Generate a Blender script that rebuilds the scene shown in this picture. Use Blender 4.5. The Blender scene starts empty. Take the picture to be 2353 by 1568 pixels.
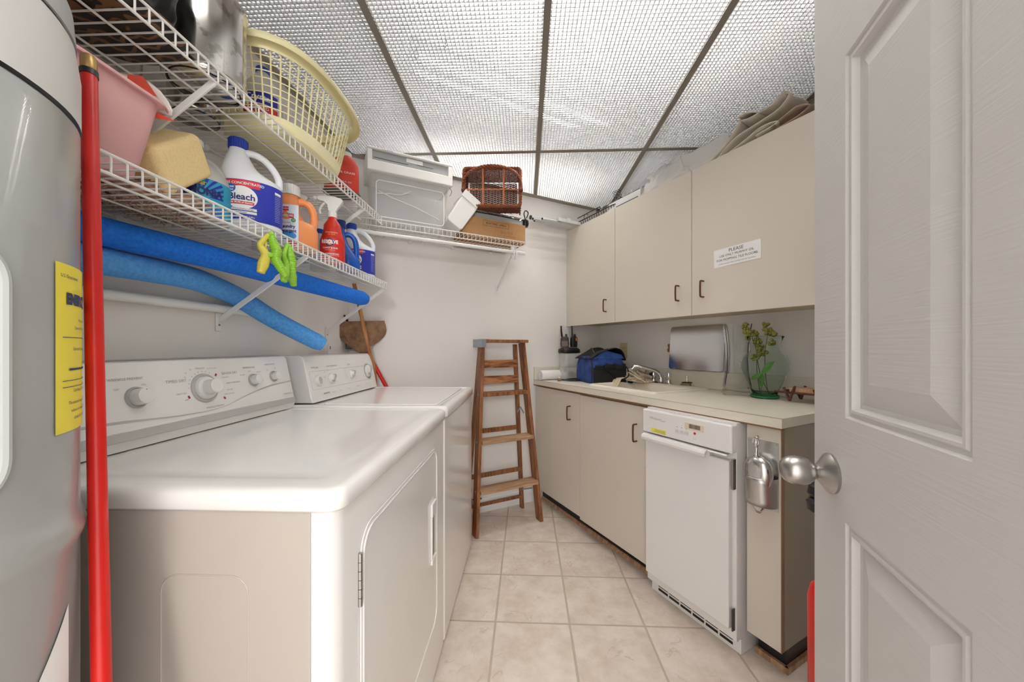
import bpy, bmesh, math, random
from mathutils import Vector, Matrix, Euler
PI = math.pi
S = bpy.context.scene
C = S.collection
random.seed(7)

# ------------------------------------------------------------------ camera, world, exposure
cam_data = bpy.data.cameras.new('camera')
cam = bpy.data.objects.new('camera', cam_data); C.objects.link(cam)
cam.location = (0, 0, 1.14); cam.rotation_euler = (PI/2, 0, 0)
cam_data.sensor_width = 36; cam_data.lens = 36*815/2353; cam_data.shift_y = 0.0062
cam_data.clip_start = 0.02
S.camera = cam
S.view_settings.view_transform = 'Standard'
S.view_settings.look = 'None'
S.view_settings.gamma = 1
S.view_settings.use_curve_mapping = False
S.view_settings.exposure = 0.6
W = bpy.data.worlds.new('hall_light'); S.world = W; W.use_nodes = True
W.node_tree.nodes['Background'].inputs[0].default_value = (1.0, 0.985, 0.96, 1)
W.node_tree.nodes['Background'].inputs[1].default_value = 1.9
TUBE_POWER = 38.0
hall = bpy.data.lights.new('added_hall_lamp', 'AREA'); hall.shape = 'DISK'; hall.size = .7; hall.energy = 27; hall.color = (1.0, .985, .96)  # unseen lamp, added to throw light in through the doorway onto the dryer
hall_o = bpy.data.objects.new('added_hall_lamp', hall); C.objects.link(hall_o)
hall_o.location = (.22, -2.9, 2.0); hall_o.rotation_euler = (math.radians(84), 0, math.radians(2))

AL, AR = -0.037, 0.472          # the two wall directions of the room
FR = {'L': Matrix.Rotation(AL, 4, 'Z'), 'R': Matrix.Rotation(AR, 4, 'Z'), 'W': Matrix.Identity(4)}
FA = {'L': AL, 'R': AR, 'W': 0.0}

# ------------------------------------------------------------------ materials
def lin(c):
    r = []
    for v in c[:3]:
        v = v/255.0
        r.append(v/12.92 if v <= .04045 else ((v+.055)/1.055)**2.4)
    return (r[0], r[1], r[2], 1)
MATS = {}
def mat(name, col, rough=.5, metal=0, trans=0, ior=1.45, alpha=1, emit=0, spec=.5, coat=0,
        noise=None, bump=None, sss=0):
    """noise=(scale, colour2, contrast lo, hi)   bump=(scale, strength)"""
    if name in MATS: return MATS[name]
    m = bpy.data.materials.new(name); m.use_nodes = True
    nt = m.node_tree; b = nt.nodes['Principled BSDF']
    b.inputs['Base Color'].default_value = lin(col)
    b.inputs['Roughness'].default_value = rough
    b.inputs['Metallic'].default_value = metal
    b.inputs['IOR'].default_value = ior
    b.inputs['Transmission Weight'].default_value = trans
    b.inputs['Alpha'].default_value = alpha
    b.inputs['Specular IOR Level'].default_value = spec
    b.inputs['Coat Weight'].default_value = coat
    if sss:
        b.inputs['Subsurface Weight'].default_value = sss
        b.inputs['Subsurface Radius'].default_value = (.02, .02, .02)
    if emit:
        b.inputs['Emission Color'].default_value = lin(col)
        b.inputs['Emission Strength'].default_value = emit
    tc = None
    if noise or bump:
        tc = nt.nodes.new('ShaderNodeTexCoord')
    if noise:
        n = nt.nodes.new('ShaderNodeTexNoise'); n.inputs['Scale'].default_value = noise[0]
        n.inputs['Detail'].default_value = 5
        if len(noise) > 4:
            mp = nt.nodes.new('ShaderNodeMapping'); mp.inputs['Scale'].default_value = noise[4]
            nt.links.new(tc.outputs['Object'], mp.inputs[0]); nt.links.new(mp.outputs[0], n.inputs['Vector'])
        else:
            nt.links.new(tc.outputs['Object'], n.inputs['Vector'])
        r = nt.nodes.new('ShaderNodeValToRGB')
        r.color_ramp.elements[0].position = noise[2]; r.color_ramp.elements[0].color = lin(col)
        r.color_ramp.elements[1].position = noise[3]; r.color_ramp.elements[1].color = lin(noise[1])
        nt.links.new(n.outputs[0], r.inputs[0]); nt.links.new(r.outputs[0], b.inputs['Base Color'])
    if bump:
        n2 = nt.nodes.new('ShaderNodeTexNoise'); n2.inputs['Scale'].default_value = bump[0]
        n2.inputs['Detail'].default_value = 4
        if len(bump) > 2:
            mp = nt.nodes.new('ShaderNodeMapping'); mp.inputs['Scale'].default_value = bump[2]
            nt.links.new(tc.outputs['Object'], mp.inputs[0]); nt.links.new(mp.outputs[0], n2.inputs['Vector'])
        else:
            nt.links.new(tc.outputs['Object'], n2.inputs['Vector'])
        bp = nt.nodes.new('ShaderNodeBump'); bp.inputs['Strength'].default_value = bump[1]
        bp.inputs['Distance'].default_value = .002
        nt.links.new(n2.outputs[0], bp.inputs['Height']); nt.links.new(bp.outputs[0], b.inputs['Normal'])
    MATS[name] = m
    return m

def wood(name, c1, c2, scale=(40, 40, 4), rough=.45):
    if name in MATS: return MATS[name]
    m = bpy.data.materials.new(name); m.use_nodes = True
    nt = m.node_tree; b = nt.nodes['Principled BSDF']; b.inputs['Roughness'].default_value = rough
    tc = nt.nodes.new('ShaderNodeTexCoord'); mp = nt.nodes.new('ShaderNodeMapping')
    mp.inputs['Scale'].default_value = scale
    n = nt.nodes.new('ShaderNodeTexNoise'); n.inputs['Scale'].default_value = 1.0
    n.inputs['Detail'].default_value = 6; n.inputs['Distortion'].default_value = 1.2
    r = nt.nodes.new('ShaderNodeValToRGB')
    r.color_ramp.elements[0].position = .35; r.color_ramp.elements[0].color = lin(c1)
    r.color_ramp.elements[1].position = .65; r.color_ramp.elements[1].color = lin(c2)
    nt.links.new(tc.outputs['Object'], mp.inputs[0]); nt.links.new(mp.outputs[0], n.inputs['Vector'])
    nt.links.new(n.outputs[0], r.inputs[0]); nt.links.new(r.outputs[0], b.inputs['Base Color'])
    MATS[name] = m
    return m

M_WALL = mat('wall_paint', (236, 232, 227), .6, noise=(1.5, (231, 227, 221), .4, .7), bump=(250, .08))
M_WHITE = mat('white_enamel', (235, 233, 230), .18, coat=.3)
M_WIRE = mat('white_vinyl_wire', (232, 230, 225), .35)
M_WPLAST = mat('white_plastic', (232, 231, 228), .35)
M_LAMI = mat('almond_laminate', (217, 208, 195), .42, noise=(500, (214, 205, 192), .4, .6))
M_COUNTER = mat('counter_laminate', (226, 219, 203), .38, noise=(90, (222, 215, 199), .4, .6, (1, .2, 1)))
M_ALEDGE = mat('laminate_brown_edge', (150, 120, 92), .5)
M_CHROME = mat('chrome', (225, 225, 225), .08, 1)
M_STEEL = mat('brushed_steel', (200, 200, 198), .3, 1, bump=(200, .1))
M_SATIN = mat('satin_nickel', (176, 174, 170), .3, 1)
M_BLACK = mat('black_plastic', (24, 24, 26), .35)
M_GREYP = mat('grey_print', (158, 156, 154), .5)
M_DKGREY = mat('dark_grey', (70, 68, 66), .5)
M_BRONZE = mat('bronze_handle', (100, 62, 40), .35, .4)

# ------------------------------------------------------------------ mesh builder
class MB:
    def __init__(s): s.bm = bmesh.new()
    def _add(s, vs, fs, M=None):
        bv = [s.bm.verts.new((M @ Vector(v)) if M is not None else v) for v in vs]
        for f in fs:
            try: s.bm.faces.new([bv[i] for i in f])
            except ValueError: pass
        return bv
    def box(s, a, b, M=None):
        x0, y0, z0 = a; x1, y1, z1 = b
        s._add([(x0,y0,z0),(x1,y0,z0),(x1,y1,z0),(x0,y1,z0),(x0,y0,z1),(x1,y0,z1),(x1,y1,z1),(x0,y1,z1)],
               [(0,3,2,1),(4,5,6,7),(0,1,5,4),(1,2,6,5),(2,3,7,6),(3,0,4,7)], M)
        return s
    def bar(s, p, q, w, h=None, up=(0,0,1)):
        """rectangular bar from p to q"""
        h = h or w; p = Vector(p); q = Vector(q); d = (q-p); L = d.length
        if L < 1e-6: return s
        z = d.normalized(); u = Vector(up)
        if abs(z.dot(u)) > .99: u = Vector((1,0,0))
        x = u.cross(z).normalized(); y = z.cross(x)
        M = Matrix((x, y, z)).transposed().to_4x4(); M.translation = p
        return s.box((-w/2,-h/2,0), (w/2,h/2,L), M)
    def tube(s, pts, r, n=8, cap=True, closed=False, flat=1.0):
        pts = [Vector(p) for p in pts]; N = len(pts)
        rs = r if isinstance(r, (list, tuple)) else [r]*N
        rings = []; prev = None
        for i, p in enumerate(pts):
            if closed: t = (pts[(i+1) % N]-pts[i-1])
            else: t = pts[min(i+1, N-1)]-pts[max(i-1, 0)]
            t = t.normalized() if t.length > 1e-9 else Vector((0,0,1))
            if prev is None:
                u = Vector((0,0,1)) if abs(t.z) < .95 else Vector((1,0,0))
                a = t.cross(u).normalized()
            else:
                a = prev - t*prev.dot(t)
                a = a.normalized() if a.length > 1e-6 else t.orthogonal().normalized()
            prev = a; b = t.cross(a)
            rings.append([s.bm.verts.new(p + a*(math.cos(2*PI*k/n)*rs[i]) + b*(math.sin(2*PI*k/n)*rs[i]*flat)) for k in range(n)])
        m = N if closed else N-1
        for i in range(m):
            A = rings[i]; B = rings[(i+1) % N]
            for k in range(n):
                s.bm.faces.new((A[k], A[(k+1) % n], B[(k+1) % n], B[k]))
        if cap and not closed:
            s.bm.faces.new(list(reversed(rings[0]))); s.bm.faces.new(rings[-1])
        return s
    def lathe(s, prof, n=24, M=None, cap=True, ax=(0,0)):
        rings = []
        for r, z in prof:
            rings.append([((M @ Vector((ax[0]+r*math.cos(2*PI*k/n), ax[1]+r*math.sin(2*PI*k/n), z))) if M is not None
                           else Vector((ax[0]+r*math.cos(2*PI*k/n), ax[1]+r*math.sin(2*PI*k/n), z))) for k in range(n)])
        return s.rings(rings, cap)
    def rings(s, rings, cap=True, closed=False):
        R = [[s.bm.verts.new(v) for v in r] for r in rings]
        n = len(R[0])
        for i in range(len(R)-1):
            for k in range(n):
                s.bm.faces.new((R[i][k], R[i][(k+1) % n], R[i+1][(k+1) % n], R[i+1][k]))
        if cap:
            s.bm.faces.new(list(reversed(R[0]))); s.bm.faces.new(R[-1])
        return s
    def loft(s, secs, n=28, cap=True, M=None):
        """secs: (z, cx, cy, rx, ry[, exponent])"""
        rr = []
        for q in secs:
            z, cx, cy, rx, ry = q[:5]; e = q[5] if len(q) > 5 else 2.0
            ring = []
            for k in range(n):
                a = 2*PI*k/n; c, d = math.cos(a), math.sin(a)
                x = cx + rx*math.copysign(abs(c)**(2/e), c); y = cy + ry*math.copysign(abs(d)**(2/e), d)
                v = Vector((x, y, z)); ring.append(M @ v if M is not None else v)
            rr.append(ring)
        return s.rings(rr, cap)
    def prism(s, poly, a, b, axis='y', M=None):
        """2-D polygon extruded from a to b along axis; poly coords are the other two axes in order"""
        n = len(poly)
        def P(p, t):
            return {'x': (t, p[0], p[1]), 'y': (p[0], t, p[1]), 'z': (p[0], p[1], t)}[axis]
        vs = [P(p, a) for p in poly] + [P(p, b) for p in poly]
        fs = [tuple(range(n)), tuple(reversed(range(n, 2*n)))]
        fs += [(i, i+n, (i+1) % n+n, (i+1) % n) for i in range(n)]
        s._add(vs, fs, M)
        return s
    def sphere(s, c, r, u=10, v=7, sc=(1,1,1)):
        M = Matrix.Translation(c) @ Matrix.Diagonal((sc[0], sc[1], sc[2], 1))
        bmesh.ops.create_uvsphere(s.bm, u_segments=u, v_segments=v, radius=r, matrix=M)
        return s
    def grid(s, fn, nu, nv, closeu=False):
        V = [[s.bm.verts.new(fn(i/(nu), j/(nv))) for j in range(nv+1)] for i in range(nu+(0 if closeu else 1))]
        N = nu
        for i in range(N):
            for j in range(nv):
                a = V[i]; b = V[(i+1) % len(V)]
                s.bm.faces.new((a[j], b[j], b[j+1], a[j+1]))
        return s
    def build(s, name, m, parent=None, bevel=0, seg=2, smooth=False, solid=0, sub=0, angle=35, M=None):
        bm = s.bm
        if M is not None: bm.transform(M)
        bmesh.ops.recalc_face_normals(bm, faces=bm.faces)
        me = bpy.data.meshes.new(name); bm.to_mesh(me); bm.free()
        me.materials.append(m)
        o = bpy.data.objects.new(name, me); C.objects.link(o)
        if parent is not None: o.parent = parent
        if smooth:
            for p in me.polygons: p.use_smooth = True
            if angle and angle < 180:
                try: me.set_sharp_from_angle(angle=math.radians(angle))
                except Exception: pass
        if solid:
            k = o.modifiers.new('thickness', 'SOLIDIFY'); k.thickness = solid; k.offset = 0
        if bevel:
            k = o.modifiers.new('bevel', 'BEVEL'); k.width = bevel; k.segments = seg; k.limit_method = 'ANGLE'
            k.angle_limit = math.radians(30)
            for p in me.polygons: p.use_smooth = True
            k.harden_normals = True
        if sub:
            k = o.modifiers.new('smooth', 'SUBSURF'); k.levels = sub; k.render_levels = sub
        return o

def place(o, fr, loc, rz=0, rx=0, ry=0):
    o.location = FR[fr] @ Vector(loc)
    o.rotation_euler = (rx, ry, FA[fr]+rz)
    return o
def tag(o, label, cat, group=None):
    o['label'] = label; o['category'] = cat
    if group: o['group'] = group
    return o
def thing(name, label, cat, fr, loc, rz=0, group=None, rx=0, ry=0):
    o = bpy.data.objects.new(name, None); C.objects.link(o)
    o.empty_display_size = .05
    place(o, fr, loc, rz, rx, ry)
    return tag(o, label, cat, group)
def struct(o):
    o['kind'] = 'structure'; return o
def copy_tree(o, parent=None):
    c = o.copy(); C.objects.link(c)
    if parent is not None: c.parent = parent
    for ch in list(o.children): copy_tree(ch, c)
    return c
def rrect(x0, z0, x1, z1, r, n=5):
    """rounded rectangle outline (counter-clockwise)"""
    pts = []
    for cx, cz, a0 in ((x1-r, z0+r, -PI/2), (x1-r, z1-r, 0), (x0+r, z1-r, PI/2), (x0+r, z0+r, PI)):
        for k in range(n+1):
            a = a0 + (PI/2)*k/n
            pts.append((cx+r*math.cos(a), cz+r*math.sin(a)))
    return pts
def bez(ps, n=12):
    """Catmull-Rom through points"""
    ps = [Vector(p) for p in ps]; P = [ps[0]*2-ps[1]]+ps+[ps[-1]*2-ps[-2]]; out = []
    for i in range(1, len(P)-2):
        for k in range(n):
            t = k/n; a, b, c, d = P[i-1], P[i], P[i+1], P[i+2]
            out.append(.5*((2*b)+(-a+c)*t+(2*a-5*b+4*c-d)*t*t+(-a+3*b-3*c+d)*t**3))
    out.append(ps[-1]); return out

def text(name, body, size, m, parent, M, wrap=0, bold=0, align='CENTER', sx=1, thick=.0003, shear=0, arc=None):
    """flat lettering; local text x -> M x axis, y -> M y axis, normal z. wrap: radius of a cylinder to bend round"""
    cu = bpy.data.curves.new(name, 'FONT'); cu.body = body; cu.size = size
    cu.align_x = align; cu.align_y = 'CENTER'; cu.offset = bold; cu.resolution_u = 3; cu.shear = shear
    t = bpy.data.objects.new('tmp', cu)
    me = bpy.data.meshes.new_from_object(t)
    bpy.data.objects.remove(t); bpy.data.curves.remove(cu)
    for v in me.vertices:
        x, y = v.co.x*sx, v.co.y
        if wrap: v.co = Vector((wrap*math.sin(x/wrap), y, wrap*math.cos(x/wrap)-wrap))
        else: v.co = Vector((x, y, 0))
    me.transform(M); me.name = name
    me.materials.clear(); me.materials.append(m)
    o = bpy.data.objects.new(name, me); C.objects.link(o)
    if parent is not None: o.parent = parent
    return o
def facing(loc, ax, ay):
    """matrix with x axis ax, y axis ay at loc"""
    x = Vector(ax).normalized(); y = Vector(ay).normalized(); z = x.cross(y)
    M = Matrix((x, y, z)).transposed().to_4x4(); M.translation = Vector(loc); return M
def FY(x, y, z):   # lettering facing -Y (towards the viewer of a bottle's front)
    return facing((x, y, z), (1,0,0), (0,0,1))
def FX(x, y, z):   # facing +X
    return facing((x, y, z), (0,1,0), (0,0,1))
def FXm(x, y, z):  # facing -X
    return facing((x, y, z), (0,-1,0), (0,0,1))
# ================================================================== ROOM
CEIL = 2.271; SLAB = 2.78
def wpt(fr, x, y): return FR[fr] @ Vector((x, y, 0))
def isect(l1, l2):
    (a, av), (b, bv) = l1, l2     # ('L','x'),val
    def nv(l):
        (fr, ax), v = l
        n = FR[fr] @ (Vector((1,0,0)) if ax == 'x' else Vector((0,1,0))); return n.x, n.y, v
    a1, b1, c1 = nv(l1); a2, b2, c2 = nv(l2); d = a1*b2-a2*b1
    return Vector(((c1*b2-c2*b1)/d, (a1*c2-a2*c1)/d, 0))
LWALL = (('L','x'), -1.03); BWALL = (('R','y'), 2.285); RWALL = (('R','x'), 1.975); FWALL = (('L','y'), -0.14)
c_lb = isect(LWALL, BWALL); c_rb = isect(BWALL, RWALL); c_rf = isect(RWALL, FWALL); c_lf = isect(FWALL, LWALL)
def wall(name, p, q, out, m=M_WALL, z0=0, z1=SLAB, t=.1):
    p = p.copy(); q = q.copy(); o = out.normalized()*t
    b = MB(); b._add([p+Vector((0,0,z0)), q+Vector((0,0,z0)), q+o+Vector((0,0,z0)), p+o+Vector((0,0,z0)),
                      p+Vector((0,0,z1)), q+Vector((0,0,z1)), q+o+Vector((0,0,z1)), p+o+Vector((0,0,z1))],
                     [(0,3,2,1),(4,5,6,7),(0,1,5,4),(1,2,6,5),(2,3,7,6),(3,0,4,7)])
    return struct(b.build(name, m))
nL = FR['L'] @ Vector((1,0,0)); nLy = FR['L'] @ Vector((0,1,0)); nR = FR['R'] @ Vector((1,0,0)); nB = FR['R'] @ Vector((0,1,0))
wall('wall_left', c_lf, c_lb, -nL); wall('wall_back', c_lb, c_rb, nB); wall('wall_right', c_rb, c_rf, nR)
# doorway wall behind the camera: opening x -.50 .. .34 (L frame), 2.05 high
d0 = FR['L'] @ Vector((-.50,-.14,0)); d1 = FR['L'] @ Vector((.36,-.14,0))
b = MB()
for p, q, z0, z1 in ((c_lf, d0, 0, SLAB), (d1, c_rf, 0, SLAB), (d0, d1, 2.06, SLAB)):
    o = -nLy*.1
    b._add([p+Vector((0,0,z0)), q+Vector((0,0,z0)), q+o+Vector((0,0,z0)), p+o+Vector((0,0,z0)),
            p+Vector((0,0,z1)), q+Vector((0,0,z1)), q+o+Vector((0,0,z1)), p+o+Vector((0,0,z1))],
           [(0,3,2,1),(4,5,6,7),(0,1,5,4),(1,2,6,5),(2,3,7,6),(3,0,4,7)])
struct(b.build('wall_front', M_WALL))

# floor: 12 inch stone-look tiles in a grid parallel to the ceiling grid
def floor_mat():
    m = bpy.data.materials.new('floor_tile'); m.use_nodes = True; nt = m.node_tree; L = nt.links
    b = nt.nodes['Principled BSDF']; b.inputs['Roughness'].default_value = .38
    tc = nt.nodes.new('ShaderNodeTexCoord')
    mp = nt.nodes.new('ShaderNodeMapping'); mp.vector_type = 'TEXTURE'
    T = .3058; fx, fz = -0.0331*.923, 2.5895*.923
    mp.inputs['Location'].default_value = (fx, fz, 0); mp.inputs['Rotation'].default_value = (0, 0, -.041)
    mp.inputs['Scale'].default_value = (T, T, T)
    L.new(tc.outputs['Object'], mp.inputs[0])
    sp = nt.nodes.new('ShaderNodeSeparateXYZ'); L.new(mp.outputs[0], sp.inputs[0])
    def mth(op, a, bb=None, c=None):
        n = nt.nodes.new('ShaderNodeMath'); n.operation = op
        for i, v in enumerate((a, bb, c)):
            if v is None: continue
            if isinstance(v, (int, float)): n.inputs[i].default_value = v
            else: L.new(v, n.inputs[i])
        return n.outputs[0]
    ds = []
    for k in (0, 1):
        f = mth('FRACT', sp.outputs[k]); ds.append(mth('MINIMUM', f, mth('SUBTRACT', 1.0, f)))
    d = mth('MINIMUM', ds[0], ds[1])
    g = nt.nodes.new('ShaderNodeMapRange'); g.inputs['From Min'].default_value = .010; g.inputs['From Max'].default_value = .016
    L.new(d, g.inputs['Value'])
    # tile id
    idn = nt.nodes.new('ShaderNodeCombineXYZ'); L.new(mth('FLOOR', sp.outputs[0]), idn.inputs[0]); L.new(mth('FLOOR', sp.outputs[1]), idn.inputs[1])
    wn = nt.nodes.new('ShaderNodeTexWhiteNoise'); wn.noise_dimensions = '3D'; L.new(idn.outputs[0], wn.inputs['Vector'])
    off = nt.nodes.new('ShaderNodeVectorMath'); off.operation = 'MULTIPLY_ADD'
    L.new(wn.outputs['Color'], off.inputs[0]); off.inputs[1].default_value = (9, 9, 9); L.new(mp.outputs[0], off.inputs[2])
    n1 = nt.nodes.new('ShaderNodeTexNoise'); n1.inputs['Scale'].default_value = 3.2; n1.inputs['Detail'].default_value = 8; n1.inputs['Roughness'].default_value = .65
    L.new(off.outputs[0], n1.inputs['Vector'])
    r1 = nt.nodes.new('ShaderNodeValToRGB'); e = r1.color_ramp.elements
    e[0].position = .3; e[0].color = lin((203, 186, 170)); e[1].position = .62; e[1].color = lin((226, 214, 203))
    L.new(n1.outputs[0], r1.inputs[0])
    n2 = nt.nodes.new('ShaderNodeTexNoise'); n2.inputs['Scale'].default_value = 2.0; n2.inputs['Detail'].default_value = 10; n2.inputs['Distortion'].default_value = .6
    L.new(off.outputs[0], n2.inputs['Vector'])
    vein = mth('ABSOLUTE', mth('SUBTRACT', n2.outputs[0], .5))
    vr = nt.nodes.new('ShaderNodeMapRange'); vr.inputs['From Min'].default_value = 0; vr.inputs['From Max'].default_value = .012
    vr.inputs['To Min'].default_value = .35; vr.inputs['To Max'].default_value = 0; L.new(vein, vr.inputs['Value'])
    n3 = nt.nodes.new('ShaderNodeTexNoise'); n3.inputs['Scale'].default_value = 3; L.new(off.outputs[0], n3.inputs['Vector'])
    gate = nt.nodes.new('ShaderNodeMapRange'); gate.inputs['From Min'].default_value = .5; gate.inputs['From Max'].default_value = .6; L.new(n3.outputs[0], gate.inputs['Value'])
    mx = nt.nodes.new('ShaderNodeMix'); mx.data_type = 'RGBA'
    L.new(mth('MULTIPLY', vr.outputs[0], gate.outputs[0]), mx.inputs[0]); L.new(r1.outputs[0], mx.inputs[6]); mx.inputs[7].default_value = lin((150, 128, 108))
    mx2 = nt.nodes.new('ShaderNodeMix'); mx2.data_type = 'RGBA'
    L.new(g.outputs[0], mx2.inputs[0]); mx2.inputs[6].default_value = lin((184, 172, 156)); L.new(mx.outputs[2], mx2.inputs[7])
    L.new(mx2.outputs[2], b.inputs['Base Color'])
    bp = nt.nodes.new('ShaderNodeBump'); bp.inputs['Strength'].default_value = .5; bp.inputs['Distance'].default_value = .002
    hs = mth('ADD', g.outputs[0], mth('MULTIPLY', n1.outputs[0], .3)); L.new(hs, bp.inputs['Height']); L.new(bp.outputs[0], b.inputs['Normal'])
    return m
def poly_slab(name, pts, z0, z1, m):
    b = MB(); b.prism([(p.x, p.y) for p in pts], z0, z1, 'z'); return struct(b.build(name, m))
ext = [c_lf - nLy*1.2, c_lb, c_rb, c_rf, c_rf - nLy*1.2]
poly_slab('floor', ext, -.05, 0, floor_mat())
M_PLEN = mat('plenum_white', (240, 241, 242), .7)
poly_slab('ceiling', [c_lf, c_lb, c_rb, c_rf], SLAB, SLAB+.05, M_PLEN)

# baseboards
def board(name, p, q, nin, h=.095, t=.014):
    b = MB(); prof = [(0,0),(t,0),(t,h*.72),(t*.75,h*.8),(t*.7,h*.88),(t*.35,h*.97),(t*.3,h),(0,h)]
    d = (q-p); Lg = d.length; M = Matrix((nin.normalized(), d.normalized(), Vector((0,0,1)))).transposed().to_4x4(); M.translation = p
    b.prism(prof, 0, Lg, 'y', M); return struct(b.build(name, M_WPLAST))
board('baseboard_back', c_lb, c_rb - nR*.62, -nB); board('baseboard_left', c_lf, c_lb, nL)

# ceiling grid bars (painted grey-beige tees) as one structure
M_TEE = mat('grid_bar_paint', (136, 130, 122), .5)
GX, GY, T2 = .075, 2.058, .6096
def clip_inside(p):
    # inside room polygon?
    a = FR['L'].inverted() @ p; r = FR['R'].inverted() @ p
    return a.x > -1.028 and a.y > -.138 and r.x < 1.97 and r.y < 2.283
def seg_clip(p, q):
    n = 600; ins = [i for i in range(n+1) if clip_inside(p.lerp(q, i/n))]
    if not ins: return None
    return p.lerp(q, ins[0]/n), p.lerp(q, ins[-1]/n)
b = MB()
def tee(p, q, up=0):
    c = seg_clip(p, q)
    if not c: return
    p, q = c; z = Vector((0,0,CEIL+up))
    b.bar(p+z+Vector((0,0,.001)), q+z+Vector((0,0,.001)), .024, .002, (0,0,1))
    b.bar(p+z+Vector((0,0,.019)), q+z+Vector((0,0,.019)), .003, .036, (0,0,1))
for k in range(-1, 4):
    x = GX+k*T2
    tee(FR['L'] @ Vector((x,-.5,0)), FR['L'] @ Vector((x,3.6,0)))
for y in (GY, GY-2*T2):
    tee(FR['L'] @ Vector((-1.2,y,0)), FR['L'] @ Vector((3.2,y,0)), .0008)
struct(b.build('trim_1', M_TEE))
# wall angle
M_PW = mat('plenum_board', (226, 227, 229), .8)
b = MB()
for p, q, nin in ((c_lf, c_lb, nL), (c_lb, c_rb, -nB), (c_rb, c_rf, -nR), (c_rf, c_lf, nLy)):
    m1 = nin*.004; b.bar(p+m1+Vector((0,0,CEIL+.27)), q+m1+Vector((0,0,CEIL+.27)), .006, .48, (0,0,1))
struct(b.build('trim_4', M_PW))
M_ANGLE = mat('wall_angle_paint', (176, 168, 156), .5)
b = MB()
for p, q, nin in ((c_lf, c_lb, nL), (c_lb, c_rb, -nB), (c_rb, c_rf, -nR), (c_rf, c_lf, nLy)):
    z = Vector((0,0,CEIL))
    m1 = nin*.0125
    b.bar(p+z+m1, q+z+m1, .025, .0015, (0,0,1)); b.bar(p+z+nin*.001+Vector((0,0,.0)), q+z+nin*.001+Vector((0,0,.0)), .002, .024, (0,0,1))
struct(b.build('trim_2', M_ANGLE))

# egg-crate panels: real lattices, one thing per panel
M_LAT = mat('eggcrate_plastic', (190, 191, 192), .95, spec=.05)
CELL = T2/40
names = {}
rows_y = [(GY, GY+2*T2), (GY-2*T2, GY), (GY-4*T2, GY-2*T2)]
cols_x = [(GX+(k)*T2, GX+(k+1)*T2) for k in range(-3, 4)]
colname = {-3: 'against the left wall', -2: 'against the left wall', -1: 'left of the middle grid bar', 0: 'right of the middle grid bar', 1: 'over the tall white cloths on the cabinets', 2: 'over the open door', 3: 'at the far right corner'}
lab = {(-2,0): 'narrow sliver of white egg-crate ceiling panel at the far left by the back wall',
       (-1,0): 'white egg-crate ceiling panel above the clear drawer and wicker basket at the back wall',
       (0,0): 'triangular white egg-crate ceiling panel at the back corner, above the curtain rods',
       (1,0): 'small white egg-crate ceiling panel corner behind the crumpled white sheer cloth',
       (-2,1): 'white egg-crate ceiling panel directly above the yellow laundry basket',
       (-1,1): 'white egg-crate ceiling panel with the largest bright light glow behind it',
       (0,1): 'white egg-crate ceiling panel with the smaller light glow, right of the middle bar',
       (1,1): 'dim white egg-crate ceiling panel above the upper cabinets',
       (2,1): 'egg-crate ceiling panel far right behind the open white door'}
for r, (y0, y1) in enumerate(rows_y):
    for ci, (x0, x1) in enumerate(cols_x):
        ci -= 3
        b = MB(); cnt = 0
        def strip(p, q):
            global cnt
            c = seg_clip(FR['L'] @ Vector(p), FR['L'] @ Vector(q))
            if not c or (c[1]-c[0]).length < .01: return
            p, q = c; z = Vector((0,0,CEIL+.0065)); b.bar(p+z, q+z, .0014, .0085, (0,0,1)); cnt += 1
        for k in range(1, 40): strip((x0+k*CELL, y0+.004, 0), (x0+k*CELL, y1-.004, 0))
        for k in range(1, 80): strip((x0+.004, y0+k*CELL, 0), (x1-.004, y0+k*CELL, 0))
        if cnt < 12: b.bm.free(); continue
        o = b.build('egg_crate_panel', M_LAT)
        tag(o, lab.get((ci, r), 'near-row egg-crate ceiling panel %s' % colname[ci]),
            'ceiling panel', 'egg-crate ceiling panels')

# fluorescent strip lights above the lattice
M_TUBE = mat('fluorescent_tube', (255, 250, 244), .5, emit=TUBE_POWER)
M_FIX = mat('fixture_white', (205, 205, 204), .4)
def strip_light(fr, loc, label):
    t = thing('fluorescent_fixture', label, 'ceiling light', fr, loc, 0, 'fluorescent fixtures above the lattice ceiling')
    MB().prism([(-.03,.0),(.03,.0),(.035,.05),(.02,.09),(-.02,.09),(-.035,.05)], -.63, .63, 'x').build('housing', M_FIX, t)
    for e in (-1, 1): MB().bar((e*.45,0,.088), (e*.45,0,.179), .006).build('hanger', M_DKGREY, t)
    for s in (-1, 1):
        MB().tube([(-.60, s*.055, -.03), (.60, s*.055, -.03)], .013, 12).build('tube', M_TUBE, t, smooth=True)
        for e in (-1, 1):
            MB().box((e*.61-.01, s*.055-.012, -.045), (e*.61+.01, s*.055+.012, .005)).build('lamp_holder', M_WPLAST, t)
    return t
strip_light('R', (.983, 1.81, 2.60), 'fluorescent fixture glowing above the ceiling lattice near the back wall')
strip_light('R', (.70, .55, 2.60), 'unseen fluorescent fixture added above the ceiling lattice nearer the doorway for room light')  # this one is out of view, added only to light the room
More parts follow.
